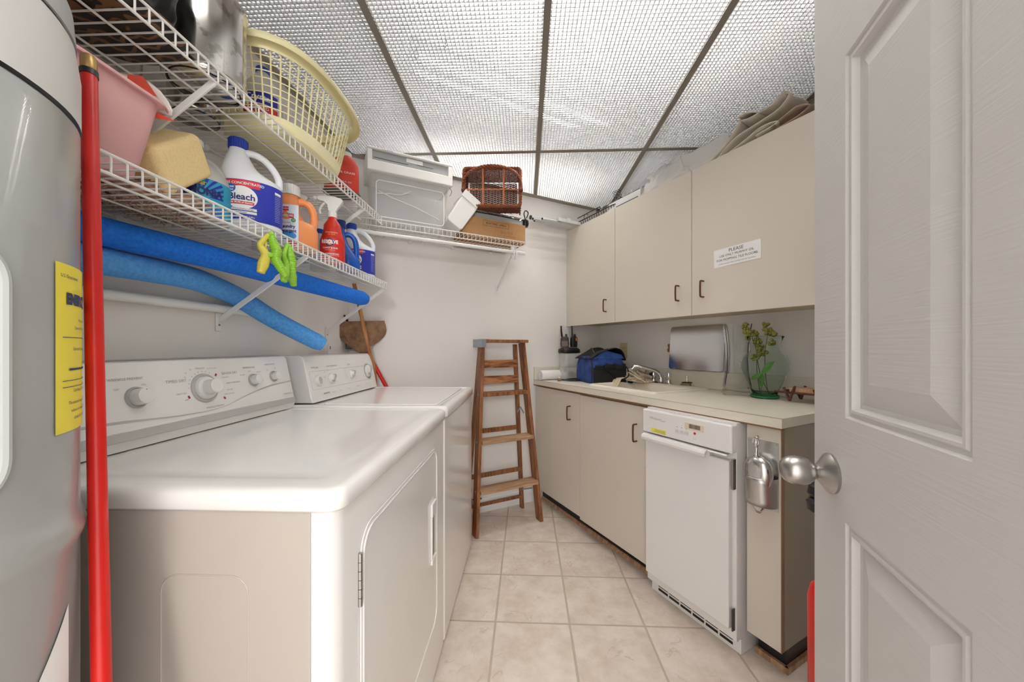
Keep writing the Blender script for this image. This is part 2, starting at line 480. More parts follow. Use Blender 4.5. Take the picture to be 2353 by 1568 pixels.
# ================================================================== DOOR (part of the room)
def panel_door():
    W_, H_, T_ = .76, 2.03, .035
    xs = [0, .104, .328, .432, .656, W_]; zs = [0, .235, .86, 1.02, 1.574, 1.675, 1.90, H_]
    b = MB()
    for side in (0, 1):
        y0 = 0 if side == 0 else T_; sg = 1 if side == 0 else -1
        for i in range(5):
            for j in range(7):
                x0, x1, z0, z1 = xs[i], xs[i+1], zs[j], zs[j+1]
                if i in (1, 3) and j in (1, 3, 5):
                    prev = None
                    for off, d in ((0,0),(.003,.0035),(.008,.0035),(.010,.0015),(.014,.0015),(.018,.010),(.024,.0105),(.056,.002),(.057,.002)):
                        R = [(x0+off, y0+sg*d, z0+off), (x1-off, y0+sg*d, z0+off), (x1-off, y0+sg*d, z1-off), (x0+off, y0+sg*d, z1-off)]
                        R = [b.bm.verts.new(v) for v in R]
                        if prev:
                            for k in range(4): b.bm.faces.new((prev[k], prev[(k+1) % 4], R[(k+1) % 4], R[k]))
                        prev = R
                    b.bm.faces.new(prev)
                else:
                    b._add([(x0,y0,z0),(x1,y0,z0),(x1,y0,z1),(x0,y0,z1)], [(0,1,2,3)])
    b._add([(0,0,0),(0,T_,0),(0,T_,H_),(0,0,H_)], [(0,1,2,3)]); b._add([(W_,0,0),(W_,T_,0),(W_,T_,H_),(W_,0,H_)], [(0,1,2,3)])
    b._add([(0,0,H_),(W_,0,H_),(W_,T_,H_),(0,T_,H_)], [(0,1,2,3)]); b._add([(0,0,0),(W_,0,0),(W_,T_,0),(0,T_,0)], [(0,1,2,3)])
    bmesh.ops.remove_doubles(b.bm, verts=b.bm.verts, dist=.00005)
    m = mat('door_paint', (196, 194, 190), .42, bump=(1.0, .22, (6, 6, 260)))
    o = struct(b.build('door_1', m))
    o.location = (.546, .64, .012); o.rotation_euler = (0, 0, math.atan2(-.937, -.348))
    # knob: local -y is the visible side
    M = Matrix.Translation((.062, 0, .921)) @ Matrix.Rotation(PI/2, 4, 'X')
    k = MB().lathe([(.032,0),(.0325,.004),(.030,.007),(.023,.012),(.015,.018),(.0115,.021)], 40, M).build('rosette', M_SATIN, o, smooth=True)
    kn = MB().lathe([(.008,.018),(.009,.021),(.0095,.023),(.015,.026),(.0205,.032),(.0234,.040),(.0240,.048),(.0226,.057),(.0185,.065),(.0115,.070),(.004,.072)], 40, M)
    kn.build('door_knob', M_SATIN, o, smooth=True)
    M2 = Matrix.Translation((.062, T_, .921)) @ Matrix.Rotation(-PI/2, 4, 'X')
    MB().lathe([(.033,0),(.0335,.004),(.024,.014),(.011,.027),(.0105,.036),(.0195,.049),(.0262,.068),(.0215,.086),(.004,.0945)], 32, M2).build('door_knob', M_SATIN, o, smooth=True)
    for z in (.25, 1.0, 1.8):
        MB().tube([(W_+.006, -.004, z-.045), (W_+.006, -.004, z+.045)], .006, 10).build('hinge', M_SATIN, o, smooth=True)
    return o
panel_door()
# door frame round the opening behind the camera
b = MB()
for x in (-.50, .36):
    s_ = -1 if x < 0 else 1
    p0 = (x if s_ > 0 else x-.06, -.138, 0); p1 = (x+.06 if s_ > 0 else x, -.122, 2.12)
    b.box(p0, p1, FR['L'])
b.box((-.56, -.138, 2.06), (.42, -.122, 2.12), FR['L'])
struct(b.build('trim_3', M_WPLAST))

# ================================================================== UPPER CABINETS
def pull(par, x, y, z, L=.078, out=.026, m=M_BRONZE):
    pts = [(x, y, z+L/2), (x-out*.7, y, z+L/2), (x-out, y, z+L/2-.008), (x-out, y, z-L/2+.008), (x-out*.7, y, z-L/2), (x, y, z-L/2)]
    return MB().tube(bez(pts, 4), .0042, 8).build('handle', m, par, smooth=True)
def cab_door(par, x, y0, y1, z0, z1, hy, hz, hl=.078):
    d = MB().box((x, y0, z0), (x+.018, y1, z1)).build('door', M_LAMI, par, bevel=.0012)
    pull(d, x, hy, hz, hl)
    return d
FX0 = 1.645
t = thing('wall_cabinet', 'single-door almond upper cabinet in the back corner, its door the narrowest in view', 'cabinet', 'R', (FX0, 2.02, 1.303))
M_CARC = mat('carcass_laminate', (206, 192, 168), .5)
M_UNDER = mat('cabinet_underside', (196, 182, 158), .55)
def upper(t, y0, y1):   # local coordinates: origin at (FX0, 2.02|..)
    b = MB(); X0, X1, H = .019, .325, .744
    b.box((X0, y0, .012), (X1, y0+.016, H)); b.box((X0, y1-.016, .012), (X1, y1, H))
    b.box((X0, y0+.016, H-.016), (X1, y1-.016, H)); b.box((X1-.008, y0+.016, .03), (X1, y1-.016, H-.016))
    b.build('body', M_CARC, t)
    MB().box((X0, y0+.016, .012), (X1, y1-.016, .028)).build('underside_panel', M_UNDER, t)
upper(t, -.268, .262)
cab_door(t, 0, -.268, .262, 0, .744, -.188, .117)
t = thing('wall_cabinet', 'double-door almond upper cabinet with a printed paper notice on its right door', 'cabinet', 'R', (FX0, 1.20, 1.303))
upper(t, -.55, .55)
cab_door(t, 0, .0015, .549, 0, .744, .075, .124)
d = cab_door(t, 0, -.549, -.0015, 0, .744, -.066, .126)
for y in (.56,):
    pass
# notice taped to the door
M_PAPER = mat('white_paper', (240, 240, 238), .6)
M_INK = mat('black_ink', (40, 38, 38), .6)
n = MB().box((-.0008, -.105, -.043), (0, .105, .041)).build('paper_notice', M_PAPER)
place(n, 'R', (FX0-.0006, .975, 1.565)); n.rotation_euler[0] = 0
tag(n, 'white paper notice with black print taped to the right upper cabinet door', 'sign')
n.rotation_euler = (math.radians(-1.2), 0, AR)
for s, sz, z in (('PLEASE', .0215, .026), ('USE ONLY MURPHY OIL', .0145, .006), ('FOR MOPPING TILE FLOORS', .0145, -.013), ('(OTHER CLEANERS TAKES THE PAINT OFF THE TILE JOINTS)', .0062, -.031)):
    text('lettering', s, sz, M_INK, n, FXm(-.0012, 0, z), bold=0)

# ================================================================== BASE CABINETS, COUNTER
t = thing('base_cabinet', 'almond sink base cabinet with two plain doors beside the back wall', 'cabinet', 'R', (1.36, 1.74, 0))
b = MB(); b.box((.02, -.535, .10), (.60, -.517, .864)); b.box((.02, .522, .10), (.60, .54, .864)); b.box((.02, -.517, .10), (.60, .522, .118))
b.box((.592, -.517, .118), (.60, .522, .864)); b.box((.02, -.517, .84), (.04, .522, .864)); b.box((.02, -.012, .118), (.04, .012, .84))
b.build('body', mat('cabinet_frame_wood', (190, 160, 122), .5), t)
cab_door(t, 0, .012, .535, .10, .852, .106, .722, .084)
cab_door(t, 0, -.532, .009, .085, .848, -.446, .714, .084)
M_KICK = mat('black_vinyl_kick', (22, 22, 24), .3, noise=(60, (60, 58, 56), .55, .8))
MB().box((.065, -.535, .012), (.075, .54, .10)).build('toe_kick', M_KICK, t)
MB().prism([(.052,0),(.065,0),(.065,.02),(.06,.018),(.054,.01)], -.535, .54, 'y').build('kick_moulding', wood('moulding_wood', (150,110,80), (196,160,126)), t)

t = thing('end_cabinet', 'narrow almond end cabinet with brown edges carrying a metal ice scoop holder', 'cabinet', 'R', (1.36, .7125, 0))
b = MB(); b.box((.0, -.0555, .10), (.018, .0555, .862)); b.build('front_panel', M_LAMI, t, bevel=.0008)
b = MB(); b.box((.018, .04, .10), (.60, .0555, .862)); b.box((.018, -.0405, .10), (.60, .04, .115)); b.build('body', M_CARC, t)
MB().box((.019, -.0575, .10), (.60, -.041, .862)).build('end_panel', mat('gloss_end_laminate', (150, 135, 114), .24, coat=.7), t)
MB().box((-.0008, -.0580, .10), (.019, -.0556, .862)).build('edge_strip', M_ALEDGE, t)
MB().box((.065, -.040, .012), (.60, .05, .10)).build('toe_kick', M_KICK, t)
b = MB(); b.box((.053, -.048, 0), (.065, .055, .022)); b.box((.053, -.052, 0), (.60, -.041, .022)); b.build('kick_moulding', wood('moulding_wood', (150,110,80), (196,160,126)), t)

# countertop with a cut-out for the sink (origin at front right corner)
t = thing('countertop', 'long almond laminate countertop along the right wall', 'countertop', 'R', (1.345, .647, 0))
x1, y1 = .63, 1.637; hx0, hx1, hy0, hy1 = .125, .545, .64, 1.13
b = MB()
for a0, b0, a1, b1 in ((0, 0, x1, hy0), (0, hy1, x1, y1), (0, hy0, hx0, hy1), (hx1, hy0, x1, hy1)):
    b.box((a0, b0, .8665), (a1, b1, .90))
bmesh.ops.remove_doubles(b.bm, verts=b.bm.verts, dist=.0001)
b.build('slab', M_COUNTER, t)
MB().box((-.0004, 0, .8990), (.0006, y1, .9003)).build('seam_line', M_ALEDGE, t)
MB().box((.0005, .0, .8605), (.0145, y1, .8665)).build('edge_strip', mat('brown_underside', (132, 98, 66), .55), t)
b = MB(); b.box((.612, 0, .9005), (.63, y1, 1.0)); b.box((.0, 1.619, .9005), (.6115, y1, .995)); b.build('backsplash', M_COUNTER, t, bevel=.0015)

# sink
t = thing('sink', 'cream drop-in sink set in the almond countertop', 'sink', 'R', (1.685, 1.532, .90))
M_SINK = mat('cream_enamel', (232, 224, 208), .25)
prev = None; b = MB()
for off, z, r in ((0, 0, .02), (.003, .009, .022), (.012, .011, .026), (.028, .011, .04), (.036, .004, .045), (.040, -.02, .05), (.052, -.13, .06), (.08, -.145, .05)):
    back = .07 if off >= .028 else 0      # wide faucet ledge at the back
    pts = rrect(-.225+off, -.262+off, .225-off-back, .262-off, r, 5)
    ring = [b.bm.verts.new((p[0], p[1], z)) for p in pts]
    if prev:
        for k in range(len(ring)): b.bm.faces.new((prev[k], prev[(k+1) % len(ring)], ring[(k+1) % len(ring)], ring[k]))
    prev = ring
b.bm.faces.new(prev); b.build('basin', M_SINK, t, smooth=True, angle=60)
MB().lathe([(.03,-.1445),(.03,-.143),(.02,-.142),(.018,-.144)], 24, ax=(-.03,0)).build('drain', M_CHROME, t, smooth=True)

# faucet
t = thing('faucet', 'chrome two-handle faucet with a swivel spout behind the sink', 'faucet', 'R', (1.895, 1.60, .9005))
M_CLR = mat('clear_acrylic', (235, 238, 240), .05, trans=.85, ior=1.49)
MB().loft([(0, 0, 0, .026, .085, 4), (.012, 0, 0, .026, .085, 4), (.018, 0, 0, .02, .08, 3)], 32).build('base_plate', M_CHROME, t, smooth=True)
for s in (-1.12, 1.12):
    h = MB().lathe([(.018,.016),(.017,.03),(.012,.034),(.0165,.04),(.0175,.06),(.015,.078),(.006,.081)], 20, ax=(0, s*.052)).build('tap_handle', M_CHROME, t, smooth=True)
    MB().prism([(-.008,.05),(-.034,.056),(-.034,.072),(-.008,.078)], s*.052-.005, s*.052+.005, 'y').build('lever', M_BLACK if s > 0 else M_CLR, h)
sp = MB().tube(bez([(0,0,.015),(-.004,0,.05),(-.03,.012,.085),(-.10,.055,.112),(-.135,.085,.118),(-.152,.1,.098)], 7), [.013]*7+[.011]*29, 12)
sp.build('spout', M_CHROME, t, smooth=True)
MB().lathe([(.016,.01),(.0165,.03),(.014,.045)], 20).build('spout_base', M_CHROME, t, smooth=True)

# sink strainer lying on the ledge
t = thing('sink_strainer', 'chrome basket sink strainer lying upside down right of the faucet', 'strainer', 'R', (1.885, 1.405, .9115))
MB().lathe([(.040,0),(.041,.004),(.036,.009),(.028,.020),(.024,.0205),(.006,.021)], 28).build('basket', M_CHROME, t, smooth=True)
MB().lathe([(.030,.0165),(.0285,.021),(.020,.0225),(.008,.0235)], 24).build('rubber_seal', mat('black_rubber', (28,28,28), .6), t, smooth=True)
MB().lathe([(.004,.0235),(.0035,.05),(.005,.052),(.005,.058),(.002,.06)], 12).build('post', M_CHROME, t, smooth=True)

# ================================================================== TRASH COMPACTOR
t = thing('trash_compactor', 'white built-in trash compactor between the base cabinet and narrow end cabinet', 'trash compactor', 'R', (1.30, .9875, 0))
MB().box((.022, -.205, .06), (.60, .205, .862)).build('body', M_WHITE, t, bevel=.002)
pn = MB().box((-.012, -.208, .753), (.0215, .204, .857)).build('control_panel', M_WHITE, t, bevel=.007, seg=4)
text('lettering', 'Whirlpool', .015, M_GREYP, pn, FXm(-.0125, .132, .822), shear=.35)
text('lettering', 'Gold', .010, M_GREYP, pn, FXm(-.0125, .09, .817), shear=.35)
M_YEL = mat('yellow_label', (226, 220, 60), .5)
l = MB().box((-.0128, .075, .760), (-.0121, .150, .778)).build('caution_label', M_YEL, pn)
for k in range(3): MB().box((-.0132, .08, .763+k*.0042), (-.0129, .142-.006*k, .7642+k*.0042)).build('lettering', M_GREYP, l)
l = MB().box((-.0128, -.100, .808), (-.0121, -.018, .834)).build('barcode_label', mat('tan_label', (226, 208, 184), .5), pn)
b = MB(); random.seed(3); y = -.037
while y > -.084:
    w = random.choice((.0009, .0016, .0022)); b.box((-.0132, y-w, .814), (-.0129, y, .831)); y -= w + random.choice((.0008, .0013))
b.build('barcode', M_DKGREY, l)
for k, s in enumerate(('START', 'STOP', 'SOLID PACK')):
    q = MB().box((-.0128, .010-.022*k, .782), (-.0121, .028-.022*k, .798)).build('button', mat('button_white', (214, 213, 210), .4), pn)
    text('lettering', s, .0042, M_GREYP, q, FXm(-.0132, .019-.022*k, .790))
    MB().box((-.0128, .0165-.022*k, .807), (-.0121, .0215-.022*k, .8085)).build('indicator_mark', M_DKGREY, pn)
MB().lathe([(.0052,0),(.0052,.001),(.004,.0018)], 20, Matrix.Translation((-.0121, -.062, .797)) @ Matrix.Rotation(-PI/2, 4, 'Y')).build('red_indicator', mat('red_lens', (190, 40, 36), .3), pn)
text('lettering', 'FILTER', .0045, M_GREYP, pn, FXm(-.0125, -.062, .775))
# drawer front with the rolled pull along its top
dr = MB().box((.0, -.190, .105), (.022, .196, .722)).build('drawer_front', M_WHITE, t, bevel=.003, seg=3)
prof = [(.020,.747),(-.014,.747),(-.026,.742),(-.031,.732),(-.029,.722),(-.024,.718),(-.022,.722),(-.024,.731),(-.020,.737),(-.008,.739),(.0,.736),(.0,.722),(.020,.722)]
MB().prism(prof, -.115, .196, 'y').build('pull_handle', M_WHITE, dr, bevel=.001)
MB().prism([(.020,.747),(-.010,.747),(-.014,.743),(-.010,.739),(.020,.739)], -.190, -.115, 'y').build('top_rim', M_WHITE, dr, bevel=.001)
MB().box((.004, -.204, .62), (.021, -.1965, .73)).build('slide_rail', M_SATIN, t)
MB().box((.006, -.200, .10), (.0215, -.1965, .18)).build('lower_rail', M_DKGREY, t)
g = MB().box((.05, -.205, .0), (.30, .205, .0595)).build('base_grille', M_WHITE, t, bevel=.003)
b = MB()
for i in range(6):
    for j in range(2):
        y0 = .165-.058*i
        b.box((.0485, y0-.05, .018+j*.018), (.0499, y0, .028+j*.018))
b.build('vent_slots', M_BLACK, g)
MB().lathe([(.004,0),(.004,.001),(.002,.002)], 12, Matrix.Translation((.0499, -.192, .045)) @ Matrix.Rotation(-PI/2, 4, 'Y')).build('screw', M_SATIN, g)

# ================================================================== SCOOP AND HOLDER on the end cabinet
t = thing('scoop_holder', 'brushed steel wall holder screwed to the narrow end cabinet', 'holder', 'R', (1.36, .713, .69))
MB().box((-.0025, -.050, -.115), (-.0005, .050, .122)).build('back_plate', M_STEEL, t)
# curved pocket
def pocket(u, v):
    a = PI*u
    return Vector((-.003-.056*math.sin(a)*(.86+.14*v), .050*math.cos(a), -.10+.10*v))
b = MB(); b.grid(pocket, 20, 6); b.build('pocket', M_STEEL, t, smooth=True, solid=.0015, angle=180)
for y, z in ((-.043,.115),(.043,.115)):
    MB().sphere((-.003, y, z), .0035, 8, 6, (.5,1,1)).build('screw', M_STEEL, t)
t = thing('ice_scoop', 'shiny cast aluminium ice scoop standing in the steel wall holder', 'scoop', 'R', (1.331, .713, .69))
M_ALU = mat('polished_aluminium', (214, 214, 212), .2, 1)
secs = []
for k in range(13):
    u = k/12; z = -.128 + .20*u
    r = math.sin(min(1, (u+.02)*1.15)*PI*.5)**.6 if u < .6 else 1.0
    if u > .72: r = math.sqrt(max(0, 1-((u-.72)/.29)**2))
    secs.append((z, 0, 0, .0265*r+.001, .046*r+.001, 2.0))
MB().loft(secs, 28).build('bowl', M_ALU, t, smooth=True, angle=180)
MB().tube(bez([(0,0,.060),(-.012,0,.078),(-.010,0,.10),(-.014,0,.118),(-.010,0,.133),(-.002,0,.137)], 5), [.008]*6+[.006]*6+[.009]*6+[.0065]*4+[.005]*4, 12).build('handle', M_ALU, t, smooth=True, angle=180)
b = MB(); b.tube([(-.016+.0*k, .009*math.cos(2*PI*k/16), .122+.013*math.sin(2*PI*k/16)) for k in range(16)], .003, 8, closed=True); b.build('grip_loop', M_ALU, t, smooth=True)

# ================================================================== DRYER
t = thing('dryer', 'white clothes dryer with a round-cornered front door, nearest the viewer', 'dryer', 'L', (-.309, .945, 0))
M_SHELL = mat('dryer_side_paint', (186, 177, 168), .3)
Y0, Y1 = -.385, .388
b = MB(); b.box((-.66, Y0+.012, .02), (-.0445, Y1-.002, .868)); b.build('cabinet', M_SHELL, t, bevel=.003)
# front panel wraps round the corner
pf = rrect(-.038, Y0+.010, 0, Y1, .022, 6)
b = MB(); b.prism([(-.043, Y0+.010), (-.022, Y0+.010), (-.009, Y0+.014), (-.003, Y0+.022), (0, Y0+.035), (0, Y1-.005), (-.003, Y1), (-.043, Y1)], .02, .868, 'z')
fp = b.build('front_panel', M_WHITE, t, bevel=.001)
# lid
b = MB()
prev = None
for off, z in ((.004, .871), (.0, .876), (.0, .893), (.003, .901), (.010, .906), (.02, .907), (.055, .9068), (.062, .9045), (.10, .904)):
    pts = rrect(-.665+off*.3, Y0+off, .012-off, Y1+.0015-off*.25, .028-min(off, .02)*.5, 6)
    ring = [b.bm.verts.new((p[0], p[1], z)) for p in pts]
    if prev:
        for k in range(len(ring)): b.bm.faces.new((prev[k], prev[(k+1) % len(ring)], ring[(k+1) % len(ring)], ring[k]))
    else: b.bm.faces.new(list(reversed(ring)))
    prev = ring
b.bm.faces.new(prev); b.build('lid', M_WHITE, t, smooth=True, angle=80)
# embossed side panel outline
o_ = rrect(-.30, -.90, -.10, -.185, .035, 6)
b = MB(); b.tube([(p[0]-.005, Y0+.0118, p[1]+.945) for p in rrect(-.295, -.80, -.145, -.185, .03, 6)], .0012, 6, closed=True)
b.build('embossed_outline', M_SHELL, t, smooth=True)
# front door
dp = rrect(-.295, .20, .275, .80, .05, 8)
b = MB(); b.prism([(p[0], p[1]) for p in dp], .0008, .004, 'x'); b.build('door', M_WHITE, t, bevel=.0025, seg=3)
dd = C.objects[-1]
hb = MB(); hb.tube([(.005, p[0], p[1]) for p in rrect(-.287, .21, .267, .79, .045, 8)], .0015, 6, closed=True); hb.build('rim', M_WHITE, dd, smooth=True)
h = MB(); h.prism(rrect(.19, .44, .235, .63, .012, 4), .004, .0046, 'x'); h.build('handle_recess', mat('recess_grey', (150, 146, 142), .5), dd)
h = MB(); h.box((.004, .186, .59), (.012, .238, .632)); h.box((.004, .186, .436), (.012, .238, .452)); h.box((.004, .186, .452), (.011, .192, .59)); h.build('door_handle', M_WHITE, dd, bevel=.002)
for i, z in enumerate((.66, .285)):
    hg = MB()
    for k in range(6): hg.tube([(.0035, -.298, z+k*.0165), (.0035, -.298, z+k*.0165+.0155)], .0042, 10)
    hg.build('hinge', M_SATIN, t, smooth=True)
for x in (-.60, -.06):
    for y in (-.33, .34):
        MB().lathe([(.02,0),(.02,.012),(.01,.021)], 12, ax=(x, y)).build('foot', M_BLACK, t)
# console: y .62..1.36 world(L) -> local
cy0, cy1 = -.345, .40
prof = [(-.59,.9068),(-.583,.93),(-.581,.9305),(-.585,.950),(-.588,.9505),(-.618,1.092),(-.625,1.104),(-.636,1.109),(-.70,1.109),(-.71,1.10),(-.71,.9068)]
cs = MB().prism(prof, cy0, cy1, 'y').build('console', M_WHITE, t, bevel=.002)
M_SIL = mat('silver_trim', (186, 185, 182), .35)
MB().prism([(-.581,.9295),(-.5795,.9305),(-.5835,.9495),(-.586,.9500)], cy0+.004, cy1-.002, 'y').build('silver_band', M_SIL, cs)
MB().box((-.700, cy0+.005, 1.109), (-.632, cy1-.02, 1.1098)).build('top_strip', mat('grey_top_strip', (172, 172, 172), .4), cs)
fn = Vector((.142, 0, .030)).normalized(); up = Vector((-.030, 0, .142)).normalized()   # face normal and upward
def on_face(y, z, d=.0008):          # point on dryer console face at height z
    k = (z-.9505)/(1.092-.9505); return Vector((-.588-.030*k, y, z)) + fn*d
def FM(y, z, d=.0008):
    return facing(on_face(y, z, d), (0,1,0), up)
def knob(par, y, z, r, depth, ring=1.35, name='knob', pos=on_face, FMf=None):
    M = (FMf or FM)(y, z, 0)
    if ring:
        MB().lathe([(r*ring,0),(r*ring,.002),(r*ring*.93,.005),(r*ring*.86,.005),(r*ring*.82,.003),(r*.9,.003)], 36, M).build('dial_ring', M_SIL, par, smooth=True)
    k = MB().lathe([(r*.98,.002),(r,.004),(r*.93,depth*.96),(r*.84,depth),(r*.1,depth)], 32, M).build(name, M_WPLAST, par, smooth=True)
    return k
ky = lambda y: y-.945
k1 = knob(cs, ky(.800), 1.022, .0200, .028, 1.28)
MB().box((-.0007,.0135,.0281),(.0007,.0155,.0285), FM(ky(.800),1.022,0)).build('pointer', M_DKGREY, k1)
k2 = knob(cs, ky(.978), 1.024, .0215, .040, 1.95)
MB().lathe([(.034,.003),(.034,.006),(.030,.012),(.022,.014)], 36, FM(ky(.978), 1.024, 0)).build('dial_skirt', M_WPLAST, k2, smooth=True)
k3 = knob(cs, ky(1.160), 1.030, .0165, .024, 1.3); k4 = knob(cs, ky(1.257), 1.035, .0150, .022, 1.3)
for s, y, z, sz in (('WRINKLE PREVENT', .785, 1.066, .0085), ('TIMED DRY', .900, 1.050, .0110), ('SENSOR DRY', 1.070, 1.060, .0100), ('ENERGY PREFERRED', 1.078, 1.030, .0060),
                    ('MORE DRY', 1.052, 1.048, .0050), ('LESS DRY', 1.060, 1.010, .0055), ('COOL DOWN', 1.055, .998, .0055), ('WRINKLE PREVENT', 1.000, .968, .0070),
                    ('TEMPERATURE', 1.150, 1.072, .0080), ('PUSH TO START', 1.250, 1.078, .0070), ('FREQUENT', .975, 1.080, .0060), ('OFF', .762, 1.044, .0065), ('ON', .820, 1.050, .0065),
                    ('HEAVY DRY', .908, 1.016, .0055), ('OFF', .918, .998, .0055), ('MEDIUM', 1.190, 1.055, .0050), ('LOW', 1.15, 1.060, .0050), ('AIR FLUFF', 1.118, 1.050, .0045), ('HIGH', 1.200, 1.030, .0050),
                    ('70', .925, 1.058, .0055), ('60', .930, 1.070, .0055), ('50', .945, 1.078, .0055), ('COOL DOWN', 1.012, 1.078, .0050), ('OFF', 1.232, 1.058, .0050), ('ON', 1.272, 1.062, .005), ('Supreme Series', 1.315, .966, .0075)):
    text('lettering', s, sz, M_GREYP, cs, FM(ky(y), z))
M_REDMARK = mat('red_mark', (150, 40, 44), .5)
for y, z, a in ((.926, 1.005, .4), (1.021, 1.058, -.6), (1.036, .988, .6)):
    MB().box((-.004,-.0025,0),(.004,.0025,.0004), FM(ky(y), z) @ Matrix.Rotation(a+PI/2, 4, 'Z')).build('dial_mark', M_REDMARK, cs)
b = MB()
for k in range(9):
    a = math.radians(62+14*k); M = FM(ky(.978), 1.024)
    b.box((.046,-.0004,0),(.050,.0004,.0004), M @ Matrix.Rotation(a, 4, 'Z'))
b.build('dial_ticks', M_GREYP, cs)
# swoosh
b = MB(); N = 40; ctr = bez([(.625,.975,0),(.75,.972,0),(.90,.961,0),(1.02,.962,0),(1.12,.984,0),(1.22,1.002,0),(1.343,1.010,0)], 7)
wd = [.0065, .006, .003, .0015, .0035, .005, .0055]
for i in range(len(ctr)-1):
    def pw(j):
        u = j/(len(ctr)-1)*6; a = min(5, int(u)); w = wd[a]+(wd[a+1]-wd[a])*(u-a); c = ctr[j]
        return on_face(ky(c.x), c.y-w/2, .0006), on_face(ky(c.x), c.y+w/2, .0006)
    a0, a1 = pw(i); b0, b1 = pw(i+1)
    b._add([a0, b0, b1, a1], [(0,1,2,3)])
b.build('swoosh_stripe', M_SIL, cs)

# ================================================================== WASHER
t = thing('washer', 'white top-loading clothes washer beyond the dryer, next to the back wall', 'washer', 'L', (-.305, 1.682, 0))
Y0, Y1 = -.343, .343
MB().box((-.66, Y0, .02), (-.001, Y1, .868)).build('cabinet', M_WHITE, t, bevel=.008, seg=3)
b = MB(); prev = None
for off, z in ((.004, .871), (.0, .876), (.0, .900), (.003, .908), (.010, .913), (.02, .914), (.03, .914), (.035, .909), (.05, .909)):
    pts = rrect(-.665+off*.3, Y0+off, .008-off, Y1-off, .02-min(off, .02)*.5, 5)
    ring = [b.bm.verts.new((p[0], p[1], z)) for p in pts]
    if prev:
        for k in range(len(ring)): b.bm.faces.new((prev[k], prev[(k+1) % len(ring)], ring[(k+1) % len(ring)], ring[k]))
    else: b.bm.faces.new(list(reversed(ring)))
    prev = ring
b.bm.faces.new(prev); top = b.build('top_panel', M_WHITE, t, smooth=True, angle=80)
MB().prism(rrect(-.51, Y0+.05, -.045, Y1-.05, .03, 5), .9092, .9150, 'z').build('lid', M_WHITE, t, bevel=.003, seg=3)
cy0, cy1 = -.290, .335
prof = [(-.545,.9142),(-.55,.925),(-.585,1.092),(-.592,1.103),(-.602,1.107),(-.70,1.107),(-.71,1.10),(-.71,.9142)]
cw = MB().prism(prof, cy0, cy1, 'y').build('console', M_WHITE, t, bevel=.004, seg=3)
fn2 = Vector((.167,0,.035)).normalized(); up2 = Vector((-.035,0,.167)).normalized()
def on_w(y, z, d=.0008):
    k = (z-.925)/.167; return Vector((-.55-.035*k, y, z))+fn2*d
def FW(y, z, d=.0008): return facing(on_w(y, z, d), (0,1,0), up2)
kw = lambda y: y-1.682
def skirt_knob(y, z, r):
    k = MB().lathe([(r,0),(r,.004),(r*.92,.008),(r*.8,.009),(r*.6,.014),(r*.55,.02),(.001,.02)], 28, FW(kw(y), z, 0)).build('knob', M_WPLAST, cw, smooth=True)
    MB().prism([(-r*.75,-r*.18),(r*.55,-r*.30),(r*.95,0),(r*.55,r*.30),(-r*.75,r*.18)], .008, .022, 'z', FW(kw(y), z, 0) @ Matrix.Rotation(.9, 4, 'Z')).build('grip', M_SIL, k, bevel=.001)
    return k
k = MB().lathe([(.024,0),(.024,.004),(.020,.010),(.012,.012),(.001,.012)], 28, FW(kw(1.462), 1.000, 0)).build('knob', M_WPLAST, cw, smooth=True)
MB().lathe([(.012,.012),(.012,.0125),(.001,.0125)], 20, FW(kw(1.462), 1.000, 0) @ Matrix.Diagonal((1,1.3,1,1))).build('inset', M_SIL, k)
skirt_knob(1.560, 1.000, .023); skirt_knob(1.745, 1.006, .021)
kk = skirt_knob(1.935, 1.010, .034)
MB().lathe([(.042,0),(.042,.002),(.038,.003),(.036,.001)], 36, FW(kw(1.935), 1.010, 0)).build('dial_ring', M_SIL, cw, smooth=True)
for s, y, z, sz in (('WATER LEVEL', 1.455, 1.055, .0085), ('WATER TEMPERATURE', 1.585, 1.055, .0085), ('SPEED', 1.74, 1.055, .0085), ('KENMORE', 1.505, .942, .0100), ('Heavy Duty', 1.565, .940, .006),
                    ('3 SPEED', 1.62, .940, .005), ('DELUXE CYCLE', 1.70, .940, .005), ('SUPER CAPACITY PLUS', 1.80, .942, .005), ('ULTRA CLEAN', 1.90, .944, .005), ('NORMAL', 1.88, 1.040, .005), ('SPIN', 1.875, .985, .005), ('RINSE', 1.94, .965, .005),
                    ('HOT', 1.520, 1.032, .005), ('WARM', 1.545, 1.036, .005), ('COLD', 1.515, 1.010, .005), ('LOW', 1.425, 1.0, .005)):
    text('lettering', s, sz, M_GREYP if s != 'KENMORE' else M_INK, cw, FW(kw(y), z), bold=0)
b = MB(); b.tube([on_w(kw(p[0]), p[1], .0004) for p in rrect(1.41, .965, 1.99, 1.04, .008, 3)], .0005, 4, closed=True)
b.build('outline_print', mat('pale_grey_print', (196, 195, 193), .5), cw)
for x in (-.60, -.06):
    for y in (-.30, .30):
        MB().lathe([(.02,0),(.02,.012),(.01,.021)], 12, ax=(x, y)).build('foot', M_BLACK, t)

